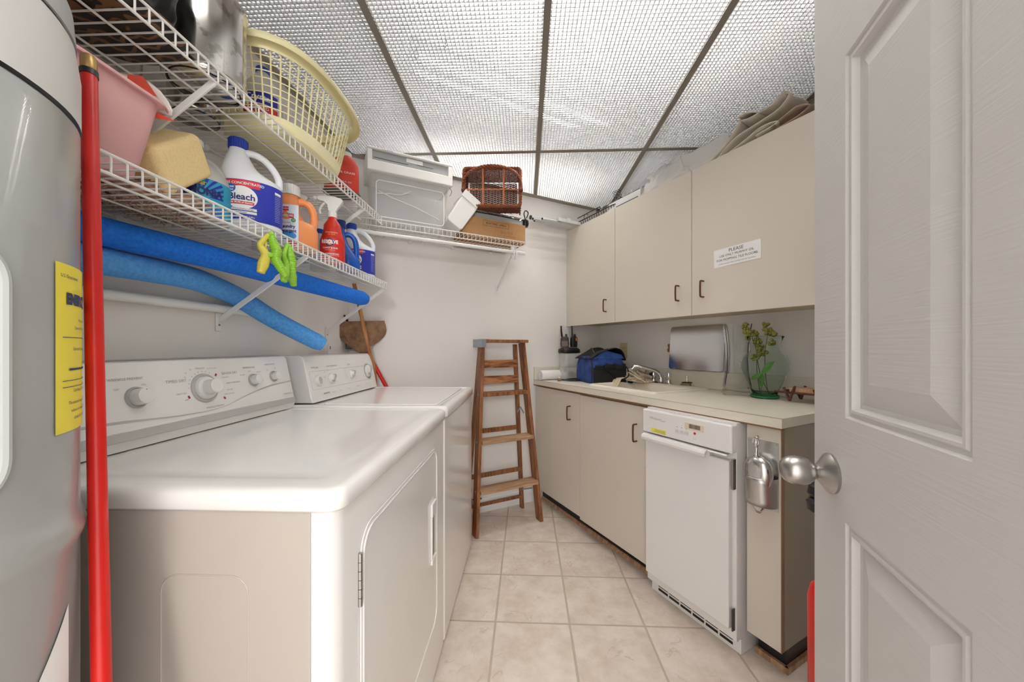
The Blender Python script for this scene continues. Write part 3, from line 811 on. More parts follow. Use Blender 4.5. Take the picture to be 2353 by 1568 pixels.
# ================================================================== WATER HEATER
t = thing('water_heater', 'tall grey cylindrical water heater with a yellow energy label, at the left edge', 'water heater', 'W', (-.729, .334, 0))
M_TANK = mat('grey_tank_enamel', (158, 160, 158), .28, coat=.3)
M_CAPW = mat('heater_white_band', (216, 216, 214), .35)
R = .205
MB().lathe([(R*.96,.03),(R,.04),(R,.885),(R+.004,.895),(R+.006,.905),(R,.93),(R,1.428),(R-.003,1.432)], 96).build('tank', M_TANK, t, smooth=True, angle=50)
MB().lathe([(R*.9,0),(R*.9,.03)], 48).build('base_ring', M_DKGREY, t, smooth=True)
MB().lathe([(R-.002,1.432),(R+.001,1.435)], 96).build('seam_gasket', M_BLACK, t, smooth=True)
MB().lathe([(R+.001,1.435),(R+.001,1.50),(R-.004,1.54)], 96).build('top_band', M_CAPW, t, smooth=True)
MB().lathe([(R-.004,1.54),(R-.006,1.545)], 96).build('rim_gasket', M_BLACK, t, smooth=True)
MB().lathe([(R-.003,1.545),(R-.006,1.585),(R-.03,1.615),(R-.10,1.635),(.01,1.64)], 96).build('top_cap', mat('heater_grey_cap', (178,180,180), .4), t, smooth=True)
def cyl_patch(a0, a1, z0, z1, off, n=16):
    return lambda u, v: Vector(((R+off)*math.cos(a0+(a1-a0)*u), (R+off)*math.sin(a0+(a1-a0)*u), z0+(z1-z0)*v))
# direction from the tank centre towards the camera side
def wang(deg): return math.radians(deg)
M_EGY = mat('energy_label_yellow', (240, 222, 70), .5)
b = MB(); b.grid(cyl_patch(wang(25), wang(66), 1.035, 1.243, .0012), 16, 1); lb = b.build('energy_label', M_EGY, t, smooth=True)
def cyl_text(s, sz, a, z, m, par, bold=0):
    M = Matrix.Rotation(wang(a), 4, 'Z') @ facing((R+.002, 0, z), (0,1,0), (0,0,1))
    return text('lettering', s, sz, m, par, M, wrap=R+.002, bold=bold)
M_NAVY = mat('navy_ink', (40, 44, 92), .5)
cyl_text('ENERGYGUIDE', .018, 47, 1.200, M_NAVY, lb, .0012)
cyl_text('U.S. Government', .006, 33, 1.228, M_NAVY, lb)
for k, (z, s) in enumerate(((1.175, 'Water Heater'), (1.165, 'Capacity (first hour rating)'), (1.138, 'Estimated Yearly Energy Cost'), (1.085, 'Cost Range of Similar Models'), (1.070, 'The estimated energy use of this model'), (1.060, 'is based on a national average cost'), (1.050, 'of electricity. ftc.gov/energy'))):
    cyl_text(s, .0055, 44, z, M_NAVY, lb)
b = MB()
for z in (1.152, 1.098, 1.090):
    b.grid(cyl_patch(wang(28), wang(64), z, z+.0008, .002), 12, 1)
b.grid(cyl_patch(wang(32), wang(60), 1.111, 1.1135, .002), 12, 1); b.build('rule_lines', M_NAVY, lb)
# element access cover: rounded raised frame
b = MB()
pts = rrect(-1, -1, 1, 1, .28, 8)
def on_cover(px, pz, off, sc=1): a = wang(-15)+px*wang(24)*sc; return Vector(((R+off)*math.cos(a), (R+off)*math.sin(a), 1.115+pz*.125*(sc if sc == 1 else .9)))
b.tube([on_cover(p[0], p[1], .002) for p in pts], .005, 8, closed=True)
cv = b.build('access_cover_frame', mat('cover_frame_grey', (188, 192, 190), .3), t, smooth=True)
b = MB(); b.grid(lambda u, v: on_cover(-.8+1.6*u, -.85+1.7*v, .003), 14, 4); b.build('access_cover', mat('cover_grey', (128, 128, 126), .35), t, smooth=True)
# white label low down and round badge high up
b = MB()
def tri(u, v): a = wang(-14+46*u); z0 = .62; z1 = .62+.20*u; return Vector(((R+.0012)*math.cos(a), (R+.0012)*math.sin(a), z0+(z1-z0)*v))
b.grid(tri, 14, 2); b.build('paper_label', M_PAPER, t, smooth=True)
b = MB()
for r0, m_ in ((.032, 1),):
    M = Matrix.Rotation(wang(-12), 4, 'Z') @ facing((R+.002, 0, 1.50), (0,1,0), (0,0,1)); b.lathe([(.028,-.004),(.028,.001),(.001,.001)], 28, M)
bd = b.build('round_badge', M_PAPER, t)
b = MB(); b.lathe([(.026,.001),(.026,.0016),(.019,.0016),(.019,.001)], 28, M, cap=False); b.build('red_ring', mat('badge_red', (176, 50, 66), .4), bd)
M = Matrix.Rotation(wang(14), 4, 'Z')
MB().sphere((R-.004, 0, 1.565), .006, 10, 8).build('screw', M_SATIN, t, M=M)
# ================================================================== WIRE SHELVES
def wire_shelf(t, L_, D_, lip=.032, pitch=.0254, support=(.10,.20)):
    """deck in local XY: x 0..L_ along the shelf, y 0 (wall) .. -D_ (front), z 0 = top of deck"""
    b = MB(); n = int(L_/pitch)
    for k in range(n+1):
        x = k*pitch
        b.tube([(x, 0, -.002), (x, -D_+.003, -.002), (x, -D_, -.005), (x, -D_, -lip)], .0019, 6)
    b.build('cross_wires', M_WIRE, t, smooth=True)
    b = MB()
    for y, z, r in ((-.004, -.006, .0028), (-D_+.001, .0, .0030), (-D_+.001, -lip, .0030)):
        b.tube([(-.004, y, z), (L_+.004, y, z)], r, 8)
    for s in support: b.tube([(-.002, -s, -.0065), (L_+.002, -s, -.0065)], .0026, 8)
    b.build('rails', M_WIRE, t, smooth=True)
def bracket(t, x, D_, drop=.235, name='support_arm'):
    a = Vector((x, -.006, -drop-.02)); c = Vector((x, -D_+.004, -.033))
    b = MB(); b.bar(a, c, .016, .006, (1,0,0)); b.box((x-.010, -.006, -drop-.055), (x+.010, -.0005, -drop+.005))
    o = b.build(name, M_WPLAST, t, bevel=.0015)
    MB().sphere((x, -.007, -drop-.035), .0035, 8, 6).build('screw', M_SATIN, o)
def clips(t, xs):
    for x in xs:
        M = Matrix.Translation((x, 0, -.010)) @ Matrix.Rotation(PI/2, 4, 'X')
        MB().lathe([(.012,.0005),(.012,.006),(.009,.012),(.004,.014)], 14, M).build('wall_clip', M_WPLAST, t, smooth=True)
# frame L shelves: local x runs along +y(L), local -y points to +x(L)  -> rz = +90deg
t = thing('wire_shelf', 'lower white wire shelf on the left wall holding the cleaning bottles', 'shelf', 'L', (-1.0295, .565, 1.475), PI/2)
wire_shelf(t, 1.255, .31, .034); bracket(t, 1.15-.565, .31, .225); bracket(t, 1.80-.565, .31, .235); clips(t, [.29, .575, .86, 1.14])
t = thing('wire_shelf', 'upper white wire shelf on the left wall carrying the yellow laundry basket', 'shelf', 'L', (-1.0295, .12, 1.792), PI/2)
wire_shelf(t, 1.64, .31, .034); bracket(t, .80-.12, .31, .235); bracket(t, 1.56-.12, .31, .235); clips(t, [.3, .6, .98, 1.3, 1.6])
t = thing('wire_shelf', 'white wire shelf with a hanging rod along the back wall', 'shelf', 'R', (1.10, 2.2845, 1.812), 0)
# back shelf: extends to -x
b = MB(); n = int(.96/.0254)
for k in range(n+1):
    x = -k*.0254; b.tube([(x, 0, -.002), (x, -.300, -.002), (x, -.303, -.005), (x, -.303, -.034)], .0016, 6)
b.build('cross_wires', M_WIRE, t, smooth=True)
b = MB()
for y, z, r in ((-.004, -.006, .0028), (-.302, 0, .003), (-.302, -.034, .003), (-.15, -.0065, .0026)): b.tube([(.004, y, z), (-.965, y, z)], r, 8)
b.build('rails', M_WIRE, t, smooth=True)
MB().tube([(.006, -.296, -.070), (-.99, -.296, -.070)], .0105, 14).build('hanging_rod', M_WPLAST, t, smooth=True)
bracket(t, -.055, .30, .235)
b = MB()
for dx in (-.078, -.060):
    b.tube(bez([(dx, -.275, -.036), (dx, -.280, -.085), (dx, -.296, -.112), (dx, -.312, -.085), (dx, -.308, -.066)], 6), .005, 8)
b.bar((-.069, -.275, -.03), (-.069, -.285, -.085), .03, .004)
b.build('rod_hook', M_WPLAST, t, smooth=True)
clips(t, [-.1, -.38, -.66])

# ================================================================== BOTTLES
def wpatch(name, x0, x1, z0, z1, R, M, m, par, off=0, n=12, shape='rect'):
    b = MB()
    if shape == 'rect': f = lambda u, v: (x0+(x1-x0)*u, z0+(z1-z0)*v)
    else:
        cx, cz, rx, rz = (x0+x1)/2, (z0+z1)/2, (x1-x0)/2, (z1-z0)/2
        f = lambda u, v: (cx+rx*v*math.cos(2*PI*u), cz+rz*v*math.sin(2*PI*u))
    def g(u, v):
        x, z = f(u, v); return M @ Vector((R*math.sin(x/R), z, R*math.cos(x/R)-R+off))
    if shape == 'rect': b.grid(g, n, 1)
    else: b.grid(g, 28, 3)
    return b.build(name, m, par, smooth=True, angle=180)
def band(a_, b_, z0, z1, off=.0006, n=40, th0=0, th1=2*PI):
    B = MB(); B.grid(lambda u, v: Vector(((a_+off)*math.cos(th0+(th1-th0)*u), (b_+off)*math.sin(th0+(th1-th0)*u), z0+(z1-z0)*v)), n, 1); return B
def cap(par, cx, r, z0, z1, m, ribs=28, name='cap'):
    b = MB(); secs = []
    n = ribs*2
    def ring(rr, z, rib): return [Vector((cx+(rr*(1-.035*(k % 2)*rib))*math.cos(2*PI*k/n), (rr*(1-.035*(k % 2)*rib))*math.sin(2*PI*k/n), z)) for k in range(n)]
    b.rings([ring(r, z0, 1), ring(r, z1-.002, 1), ring(r*.93, z1, 0), ring(.002, z1, 0)])
    return b.build(name, m, par, smooth=False)

M_BLEACH = mat('bleach_bottle_white', (232, 234, 238), .35)
M_BLUECAP = mat('blue_cap', (28, 58, 160), .4)
M_LBLUE = mat('label_blue', (38, 52, 170), .4)
M_LRED = mat('label_red', (214, 50, 66), .4)
M_LWHITE = mat('label_white', (238, 238, 240), .4)
M_LNAVY = mat('label_navy_ink', (34, 34, 110), .5)
def bleach(label, loc, rz):
    t = thing('bleach_bottle', label, 'bottle', 'L', loc, rz)
    A, Bd = .079, .056
    b = MB()
    b.loft([(0,0,0,A*.93,Bd*.92),(.006,0,0,A,Bd),(.024,0,0,A,Bd),(.026,0,0,A-.001,Bd-.001),(.142,0,0,A-.001,Bd-.001),(.146,0,0,A,Bd),(.156,-.002,0,A*.965,Bd*.98),(.168,-.012,0,A*.82,Bd*.94),
            (.182,-.022,0,A*.64,Bd*.84),(.200,-.028,0,A*.50,Bd*.70),(.224,-.031,0,A*.37,Bd*.52),(.240,-.031,0,A*.29,Bd*.41),(.250,-.031,0,.021,.021)], 40)
    b.tube(bez([(-.026,0,.232),(-.004,0,.243),(.026,0,.236),(.052,0,.212),(.069,0,.180),(.070,0,.150)], 6), [.012]*6+[.0100]*19+[.0105]*6, 12)
    b.build('body', M_BLEACH, t, smooth=True, angle=60)
    cap(t, -.031, .0245, .248, .277, M_BLUECAP)
    lb = band(A, Bd, .027, .1425).build('label', M_LBLUE, t, smooth=True, angle=180)
    R = A*A/Bd; M = FY(0, -Bd-.0008, 0)
    wpatch('red_header', -.062, .030, .120, .141, R, M, M_LRED, lb, .0004)
    wpatch('white_side', -.064, -.058, .030, .141, R, M, M_LRED, lb, .0005, 3)
    wpatch('white_oval', -.054, .024, .058, .124, R, M, M_LWHITE, lb, .0008, shape='oval')
    wpatch('red_ribbon', -.046, .016, .071, .080, R, M, M_LRED, lb, .0012)
    wpatch('white_bar', -.056, .022, .0545, .0615, R, M, M_LWHITE, lb, .0012); wpatch('white_bar', -.056, .022, .045, .052, R, M, M_LWHITE, lb, .0012)
    wpatch('logo_disc', -.056, -.028, .104, .128, R, M, mat('logo_blue', (30, 100, 180), .4), lb, .0014, shape='oval')
    tx = lambda s, sz, x, z, m, o=.0018, bd=0: text('lettering', s, sz, m, lb, FY(0,-Bd-.0008-o,0) @ Matrix.Translation((0,0,0)) @ Matrix.Identity(4), wrap=R+o, bold=bd) if False else _wt(s, sz, x, z, m, lb, Bd, R, o, bd)
    tx('MORE CONCENTRATED', .0098, -.014, .131, M_LWHITE, .0012, .0002)
    tx('Bleach', .0250, -.014, .092, M_LNAVY, .0018, .0005); tx('Kills 99.9% of Germs*', .0066, -.015, .0755, M_LWHITE, .002, .0002)
    tx('Keeps Whites Brighter Longer', .0052, -.017, .058, M_LNAVY, .002); tx('Cleans and Sanitizes', .0052, -.022, .0485, M_LNAVY, .002)
    tx('2.53 QT (81 FL OZ) 2.39 L', .0060, -.016, .036, M_LWHITE, .001, .0002)
    tx('Great', .0085, -.042, .119, M_LWHITE, .0022, .0002); tx('Value', .0075, -.042, .111, M_LWHITE, .0022, .0002)
    # fine print on the right side panel
    b = MB(); random.seed(5)
    for i in range(16):
        z = .118-.0052*i; w = random.uniform(.016, .021)
        a0 = math.radians(-38)
        for (s0, s1) in ((0, w),):
            f = lambda u, v: Vector(((A+.0014)*math.cos(a0+(s0+(s1-s0)*u)/.068), (Bd+.0014)*math.sin(a0+(s0+(s1-s0)*u)/.068), z+.0016*v)); b.grid(f, 4, 1)
    b.build('fine_print', mat('print_pale_blue', (150, 160, 220), .5), lb)
    b = MB(); b.grid(lambda u, v: Vector(((A+.0014)*math.cos(math.radians(-38)+u*.34), (Bd+.0014)*math.sin(math.radians(-38)+u*.34), .121+.007*v)), 6, 1)
    b.build('white_box', M_LWHITE, lb)
    return t
def _wt(s, sz, x, z, m, par, Bd, R, o, bd=0, sx=1):
    """lettering bent round a bottle front: centred at arc position x"""
    cu = text('lettering', s, sz, m, par, Matrix.Identity(4), bold=bd, sx=sx)
    me = cu.data; M = FY(0, -Bd-.0008, 0)
    for v in me.vertices:
        X = v.co.x+x; v.co = M @ Vector((R*math.sin(X/R), v.co.y+z, R*math.cos(X/R)-R+o))
    return cu
DZ = 1.4765
bleach('large white bleach bottle with blue cap beside the ammonia jug on the lower shelf', (-.822, 1.035, DZ), math.radians(30))
bleach('white bleach bottle standing last at the far end of the lower shelf', (-.835, 1.745, DZ), math.radians(18))

# ammonia jug
t = thing('ammonia_jug', 'cloudy plastic ammonia jug with a teal sunburst label beside the sponge', 'bottle', 'L', (-.888, .935, DZ), math.radians(42))
A, Bd = .068, .060
M_MILK = mat('milky_plastic', (214, 214, 206), .4, trans=.25)
b = MB(); b.loft([(0,0,0,A*.92,Bd*.92),(.008,0,0,A,Bd),(.105,0,0,A,Bd),(.125,0,0,A*.93,Bd*.93),(.150,-.006,0,A*.70,Bd*.72),(.172,-.012,0,A*.46,Bd*.5),(.196,-.014,0,.021,.021),(.212,-.014,0,.020,.020)], 36)
b.tube(bez([(-.01,0,.176),(.020,0,.172),(.042,0,.152),(.052,0,.128),(.050,0,.112)], 6), .009, 10)
b.build('body', M_MILK, t, smooth=True, angle=60)
cap(t, -.014, .0235, .209, .226, mat('white_cap', (226,226,222), .4), 24)
M_TEAL = mat('label_teal', (40, 160, 196), .45)
lb = band(A, Bd, .010, .108, .0006, 30, -PI+.3, -.2).build('label', M_TEAL, t, smooth=True, angle=180)
R = A*A/Bd; M = FY(0, -Bd-.0008, 0)
b = MB()
for k in range(14):
    a0 = PI*k/13; a1 = a0+.11
    def ray(u, v, a0=a0, a1=a1):
        a = a0+(a1-a0)*u; r = .018+.040*v; x = max(-.055, min(.055, r*1.25*math.cos(a))); z = min(.107, .060+r*math.sin(a))
        return M @ Vector((R*math.sin(x/R), z, R*math.cos(x/R)-R+.0006))
    b.grid(ray, 2, 5)
b.build('sun_rays', M_LBLUE, lb)
wpatch('navy_base', -.056, .056, .010, .034, R, M, mat('label_mid_blue', (50, 110, 190), .4), lb, .0007)
_wt('Clear', .018, -.004, .094, mat('label_gold', (214, 180, 60), .4), lb, Bd, R, .0018, .0004); _wt('AMMONIA', .0265, .0, .072, M_LNAVY, lb, Bd, R, .0016, .0012, .82)
_wt('ALL PURPOSE CLEANER', .006, 0, .025, M_LWHITE, lb, Bd, R, .0016); _wt('64 FL OZ (2 QT) 1.89 L', .006, 0, .015, M_LWHITE, lb, Bd, R, .0016)

# small bottle with green cap, behind
t = thing('plastic_bottle', 'white plastic bottle with a green cap behind the orange detergent', 'bottle', 'L', (-.93, 1.225, DZ))
MB().loft([(0,0,0,.03,.03),(.005,0,0,.033,.033),(.16,0,0,.033,.033),(.178,0,0,.024,.024),(.186,0,0,.014,.014)], 24).build('body', M_BLEACH, t, smooth=True)
cap(t, 0, .0215, .184, .212, mat('green_cap', (30, 120, 60), .4))

# orange detergent
t = thing('detergent_bottle', 'orange laundry detergent bottle with a white cap, left of the red spray', 'bottle', 'L', (-.80, 1.222, DZ), math.radians(32))
M_ORANGE = mat('orange_plastic', (238, 150, 92), .35)
A, Bd = .062, .040
b = MB(); b.loft([(0,0,0,A*.94,Bd*.9),(.006,0,0,A,Bd),(.075,0,0,A,Bd),(.095,-.004,0,A*.93,Bd),(.105,-.020,0,A*.66,Bd*.96),(.135,-.026,0,A*.52,Bd*.9),(.155,-.026,0,A*.48,Bd*.85),(.172,-.024,0,.029,.028),(.182,-.024,0,.0265,.0265),(.200,-.024,0,.0265,.0265)], 36)
b.tube(bez([(-.016,0,.164),(.010,0,.176),(.034,0,.168),(.047,0,.142),(.049,0,.112),(.044,0,.080)], 6), [.014]*8+[.0125]*23, 12)
b.build('body', M_ORANGE, t, smooth=True, angle=60)
c = cap(t, -.024, .0305, .197, .226, mat('white_cap', (226,226,222), .4), 26)
MB().lathe([(.033,.190),(.033,.199)], 28, ax=(-.024,0)).build('collar', mat('white_cap', (226,226,222), .4), t, smooth=True)
R = A*A/Bd; M = FY(0, -Bd-.0008, 0)
lb = wpatch('label', -.060, .002, .006, .150, R, M, mat('label_pale_blue', (226, 232, 240), .4), t, .0004)
wpatch('blue_swirl', -.058, -.004, .030, .058, R, M, mat('label_sky', (70, 150, 215), .4), lb, .0009, shape='oval')
wpatch('red_flower', -.030, .000, .008, .034, R, M, M_LRED, lb, .0013, shape='oval')
wpatch('new_tag', -.045, -.027, .128, .142, R, M, M_LRED, lb, .0009)
wpatch('green_dot', -.020, -.006, .090, .104, R, M, mat('label_green', (60, 150, 80), .4), lb, .0009, shape='oval')
wpatch('awesome_tag', -.057, -.012, .104, .119, R, M, M_LRED, lb, .0007)
_wt('NEW', .0075, -.036, .135, M_LWHITE, lb, Bd, R, .0018); _wt('AWESOME', .0105, -.034, .1115, M_LWHITE, lb, Bd, R, .0018, .0002, .8); _wt('33', .0080, -.013, .097, M_LWHITE, lb, Bd, R, .0018)
_wt('Laundry', .0150, -.030, .075, M_LNAVY, lb, Bd, R, .0020, .0004, .9); _wt('Detergent', .0150, -.030, .060, M_LNAVY, lb, Bd, R, .0022, .0004, .82); _wt('Oxy Plus', .007, -.034, .088, M_LRED, lb, Bd, R, .002)

# spray bottles
def spray(label, loc, rz, m_body, m_head, H=.19, A=.043, Bd=.030, name='spray_bottle'):
    t = thing(name, label, 'bottle', 'L', loc, rz)
    b = MB(); b.loft([(0,0,0,A*.95,Bd*.95),(.006,0,0,A,Bd),(.09*H/.19,0,0,A*.97,Bd),(.115*H/.19,0,0,A*.80,Bd*.92),(.135*H/.19,0,0,A*.70,Bd*.86),(.155*H/.19,0,0,A*.66,Bd*.8),(.178*H/.19,0,0,.0165,.0165),(H,0,0,.0135,.0135)], 32)
    b.build('body', m_body, t, smooth=True, angle=60)
    h = MB(); h.lathe([(.0155,H-.004),(.017,H),(.017,H+.016),(.0145,H+.020)], 20)
    h.prism([(-.014,H+.020),(.012,H+.018),(.020,H+.034),(.030,H+.050),(.040,H+.066),(.034,H+.074),(.010,H+.080),(-.020,H+.080),(-.050,H+.076),(-.056,H+.068),(-.052,H+.060),(-.030,H+.056),(-.018,H+.044)], -.0115, .0115, 'y')
    h.build('trigger_head', m_head, t, bevel=.003)
    MB().tube(bez([(-.026,0,H+.056),(-.038,0,H+.040),(-.046,0,H+.020),(-.042,0,H+.006)], 5), .0055, 8, flat=.9).build('trigger', m_head, t, smooth=True)
    MB().lathe([(.0075,0),(.0085,.012),(.006,.013)], 14, Matrix.Translation((-.055,0,H+.069)) @ Matrix.Rotation(-PI/2, 4, 'Y')).build('nozzle', m_head, t, smooth=True)
    return t
M_REDP = mat('red_translucent_plastic', (216, 52, 34), .25, trans=.15)
t = spray('red carpet-cleaner spray bottle with a white trigger, next to the orange detergent', (-.775, 1.400, DZ), math.radians(22), M_REDP, M_WPLAST, .188, .047, .032)
A, Bd = .047, .032; R = A*A/Bd; M = FY(0, -Bd-.0008, 0)
lb = wpatch('label', -.040, .040, .008, .095, R, M, mat('label_deep_red', (206, 40, 30), .4), t, .0006)
wpatch('logo_ball', -.022, .010, .062, .094, R, M, M_LNAVY, lb, .0010, shape='oval'); wpatch('logo_glow', -.017, .005, .067, .089, R, M, mat('logo_gold', (222, 150, 90), .4), lb, .0013, shape='oval')
_wt('RESOLVE', .0190, -.006, .079, M_LWHITE, lb, Bd, R, .0022, .0008, .8); _wt('CARPET & RUG', .0080, -.004, .055, M_LWHITE, lb, Bd, R, .0018, .0002); _wt('Spot & Stain Remover', .0040, -.004, .047, M_LWHITE, lb, Bd, R, .0018)
_wt('PENETRATES DEEP', .0062, .002, .032, M_LWHITE, lb, Bd, R, .0018, .0002); _wt('TO LIFT & REMOVE STAINS', .0045, .002, .026, M_LWHITE, lb, Bd, R, .0018); _wt('22 FL OZ (650 mL)', .0045, .004, .016, M_LWHITE, lb, Bd, R, .0018)
_wt('EXTRA STRENGTH', .0055, .0, .118, M_LWHITE, lb, Bd*.82, R*.8, .0025); _wt('1st TIME', .0075, .0, .110, mat('label_gold', (214, 180, 60), .4), lb, Bd*.86, R*.8, .003)
t = spray('clear spray bottle of blue liquid with white trigger, behind the red spray', (-.90, 1.365, DZ), math.radians(30), mat('blue_liquid_plastic', (70, 190, 220), .15, trans=.6), M_WPLAST, .19, .043, .030)

# blue jug
t = thing('detergent_bottle', 'glossy dark blue handled jug between the red spray and far bleach bottle', 'bottle', 'L', (-.79, 1.555, DZ), math.radians(25))
M_BLUEP = mat('blue_plastic', (24, 84, 178), .25)
A, Bd = .050, .038
b = MB(); b.loft([(0,0,0,A*.95,Bd*.95),(.006,0,0,A,Bd),(.05,0,0,A,Bd),(.08,-.010,0,A*.80,Bd*.95),(.12,-.022,0,A*.50,Bd*.8),(.155,-.028,0,A*.38,Bd*.62),(.180,-.030,0,.017,.017),(.196,-.030,0,.017,.017)], 32)
b.tube(bez([(-.024,0,.158),(.004,0,.166),(.026,0,.148),(.034,0,.11),(.034,0,.06)], 6), [.0115]*25, 12)
b.build('body', M_BLUEP, t, smooth=True, angle=60)
cap(t, -.030, .021, .192, .224, mat('dark_blue_cap', (18, 54, 130), .35))
t = thing('detergent_bottle', 'small pale grey jug wedged behind the dark blue handled jug', 'bottle', 'L', (-.905, 1.53, DZ), math.radians(25))
MB().loft([(0,0,0,.035,.03),(.006,0,0,.038,.033),(.13,0,0,.038,.033),(.155,0,0,.02,.02),(.165,0,0,.015,.015)], 28).build('body', mat('pale_grey_plastic', (196, 204, 214), .4), t, smooth=True)
cap(t, 0, .018, .162, .182, M_BLUECAP)

# pink tub with cloth
t = thing('plastic_tub', 'pale pink rectangular plastic tub at the near end of the lower shelf', 'tub', 'L', (-.872, .632, DZ))
t.scale = (1, 1.08, 1.04)
M_PINK = mat('pink_plastic', (228, 176, 176), .4)
b = MB(); prev = None
for w, d, z, r in ((.088,.046,.0,.02),(.094,.052,.004,.022),(.097,.055,.020,.024),(.0985,.057,.021,.024),(.118,.080,.158,.03),(.128,.090,.160,.034),(.130,.092,.154,.034)):
    ring = [b.bm.verts.new((p[0], p[1], z)) for p in rrect(-w, -d, w, d, r, 6)]
    if prev:
        for k in range(len(ring)): b.bm.faces.new((prev[k], prev[(k+1) % len(ring)], ring[(k+1) % len(ring)], ring[k]))
    else: b.bm.faces.new(list(reversed(ring)))
    prev = ring
b.build('tub', M_PINK, t, smooth=True, solid=.002, angle=60)
t = thing('cloth', 'red and white folded plastic cloth poking out of the pink tub', 'cloth', 'L', (-.80, .692, 1.632))
M_CORAL = mat('coral_lining', (224, 84, 66), .35); M_WCLOTH = mat('white_lining', (232, 222, 214), .45)
P = [(-.07,-.06,.045),(-.02,.012,.078),(.018,.020,.070),(.050,.034,.030),(.060,.036,-.012),(.018,.030,.010),(-.02,.02,.0),(-.06,-.03,-.02)]
b = MB(); b._add(P, [(0,1,6,7),(1,2,5,6),(2,3,5),(3,4,5)]); b.build('outer_side', M_WCLOTH, t, solid=.0015, sub=1, smooth=True)
P2 = [(-.02,.006,.070),(.014,.010,.066),(.036,.016,.030),(-.03,.004,.032)]
b = MB(); b._add(P2, [(0,1,2,3)]); b._add([(.060,.035,-.0125),(.018,.014,.004),(.012,.020,-.010)], [(0,1,2)]); b.build('red_side', M_CORAL, t, solid=.001)

# sponge
M_SPONGE = mat('yellow_sponge', (252, 228, 170), .85, noise=(160, (246, 214, 148), .45, .75), bump=(300, .5))
vd = Vector((-.72, .74, .40)).normalized(); r_ = vd.cross(Vector((0,0,1))).normalized(); u_ = r_.cross(vd)
e3 = (r_*-.80+u_*-.10+vd*.59).normalized(); e1 = (r_*.60+u_*.46+vd*.86); e1 = (e1-e3*e1.dot(e3)).normalized(); e2 = e1.cross(e3)
if e2.dot(u_) > 0: e2 = -e2
Mx = Matrix((e3, e1, e2)).transposed().to_4x4()
t = MB().box((0,0,0), (.205,.165,.105)).build('sponge', M_SPONGE, None, bevel=.016, seg=4)
t.matrix_world = Matrix.Translation((-.776, .764, 1.570)) @ Mx
tag(t, 'big yellow block sponge on the lower wire shelf', 'sponge')
# brown shaggy rag
t = thing('dusting_mitt', 'brown shaggy dusting cloth under the yellow sponge', 'cloth', 'L', (-.918, .850, DZ))
M_RAG = mat('brown_chenille', (206, 174, 150), .95, noise=(90, (166, 130, 106), .4, .7), bump=(200, 1))
random.seed(11); b = MB()
bmesh.ops.create_icosphere(b.bm, subdivisions=5, radius=1)
from mathutils import noise as _noise
for v in b.bm.verts:
    n_ = _noise.noise(v.co*3.5)*.35+_noise.noise(v.co*14)*.18+_noise.noise(v.co*40)*.10
    c_ = v.co*(1+n_)
    v.co = Vector((c_.x*.090, c_.y*.125, max(c_.z*.032+.022, .001)))
b.build('pile', M_RAG, t, smooth=True, angle=180)
b = MB()
for k in range(420):
    a = random.uniform(0, 2*PI); r = random.uniform(.2, 1.02); x, y = .080*r*math.cos(a), .118*r*math.sin(a)
    z = .004 if r < .9 else random.uniform(.004, .02)
    b.tube([(x,y,z), (x+random.uniform(-.008,.008), y+random.uniform(-.008,.008), z-.004), (x+random.uniform(-.014,.014), y+random.uniform(-.014,.014), max(z-random.uniform(.006,.014), -.006))], [.0018,.0016,.0012], 4)
o = b.build('fringe', M_RAG, t); o['kind'] = 'stuff'

# towel clips hanging on the lip
M_LIME = mat('lime_plastic', (148, 205, 60), .3); M_YELC = mat('yellow_clip_plastic', (216, 204, 84), .35)
def ridged(pts, rad, n=60, amp=.10, rid=22):
    c = bez(pts, max(2, n//(len(pts)-1))); N = len(c); rs = []
    for i in range(N):
        u = i/(N-1)*(len(rad)-1); a = min(len(rad)-2, int(u)); r = rad[a]+(rad[a+1]-rad[a])*(u-a)
        rs.append(r*(1+amp*math.sin(2*PI*rid*i/N)))
    return c, rs
def clip(label, loc, rz, both):
    t = thing('towel_clip', label, 'clip', 'L', loc, rz, 'beach towel clips on the shelf edge')
    c, rs = ridged([(.0,0,.0),(.004,0,-.018),(.012,0,-.040),(.010,0,-.062),(.022,0,-.086),(.036,0,-.110)], [.011,.015,.018,.016,.0145,.008])
    b = MB(); b.tube(c, rs, 14, flat=.75); b.sphere((-.001,0,.004), .009, 12, 8, (1.1,.9,.8)); b.build('upper_jaw', M_LIME, t, smooth=True, angle=180)
    c, rs = ridged([(-.004,0,.004),(-.020,0,-.018),(-.026,0,-.034),(-.014,0,-.056),(-.020,0,-.084),(-.026,0,-.108)], [.005,.006,.007,.0095,.012,.008], amp=.05)
    m2 = M_YELC if both else M_LIME
    b = MB(); b.tube(c, rs, 10, flat=1.2); j = b.build('lower_jaw', m2, t, smooth=True, angle=180)
    b = MB(); b.tube([(-.022,0,-.022),(-.006,0,-.030)], .0018, 6); b.tube([(-.012,0,-.012),(-.014,0,-.044)], .0018, 6); b.build('inner_cross', m2, j)
    M = Matrix.Translation((-.006,.010,-.056)) @ Matrix.Rotation(PI/2, 4, 'X')
    MB().lathe([(.0065,0),(.0065,.020),(.004,.021)], 16, M).build('hinge_pin', M_LIME, t, smooth=True)
clip('lime green and yellow crocodile-shaped towel clip on the lower shelf edge, nearer one', (-.708, .965, 1.452), math.radians(55), True)
clip('all lime green crocodile-shaped towel clip on the lower shelf edge, farther one', (-.708, 1.035, 1.440), math.radians(100), False)

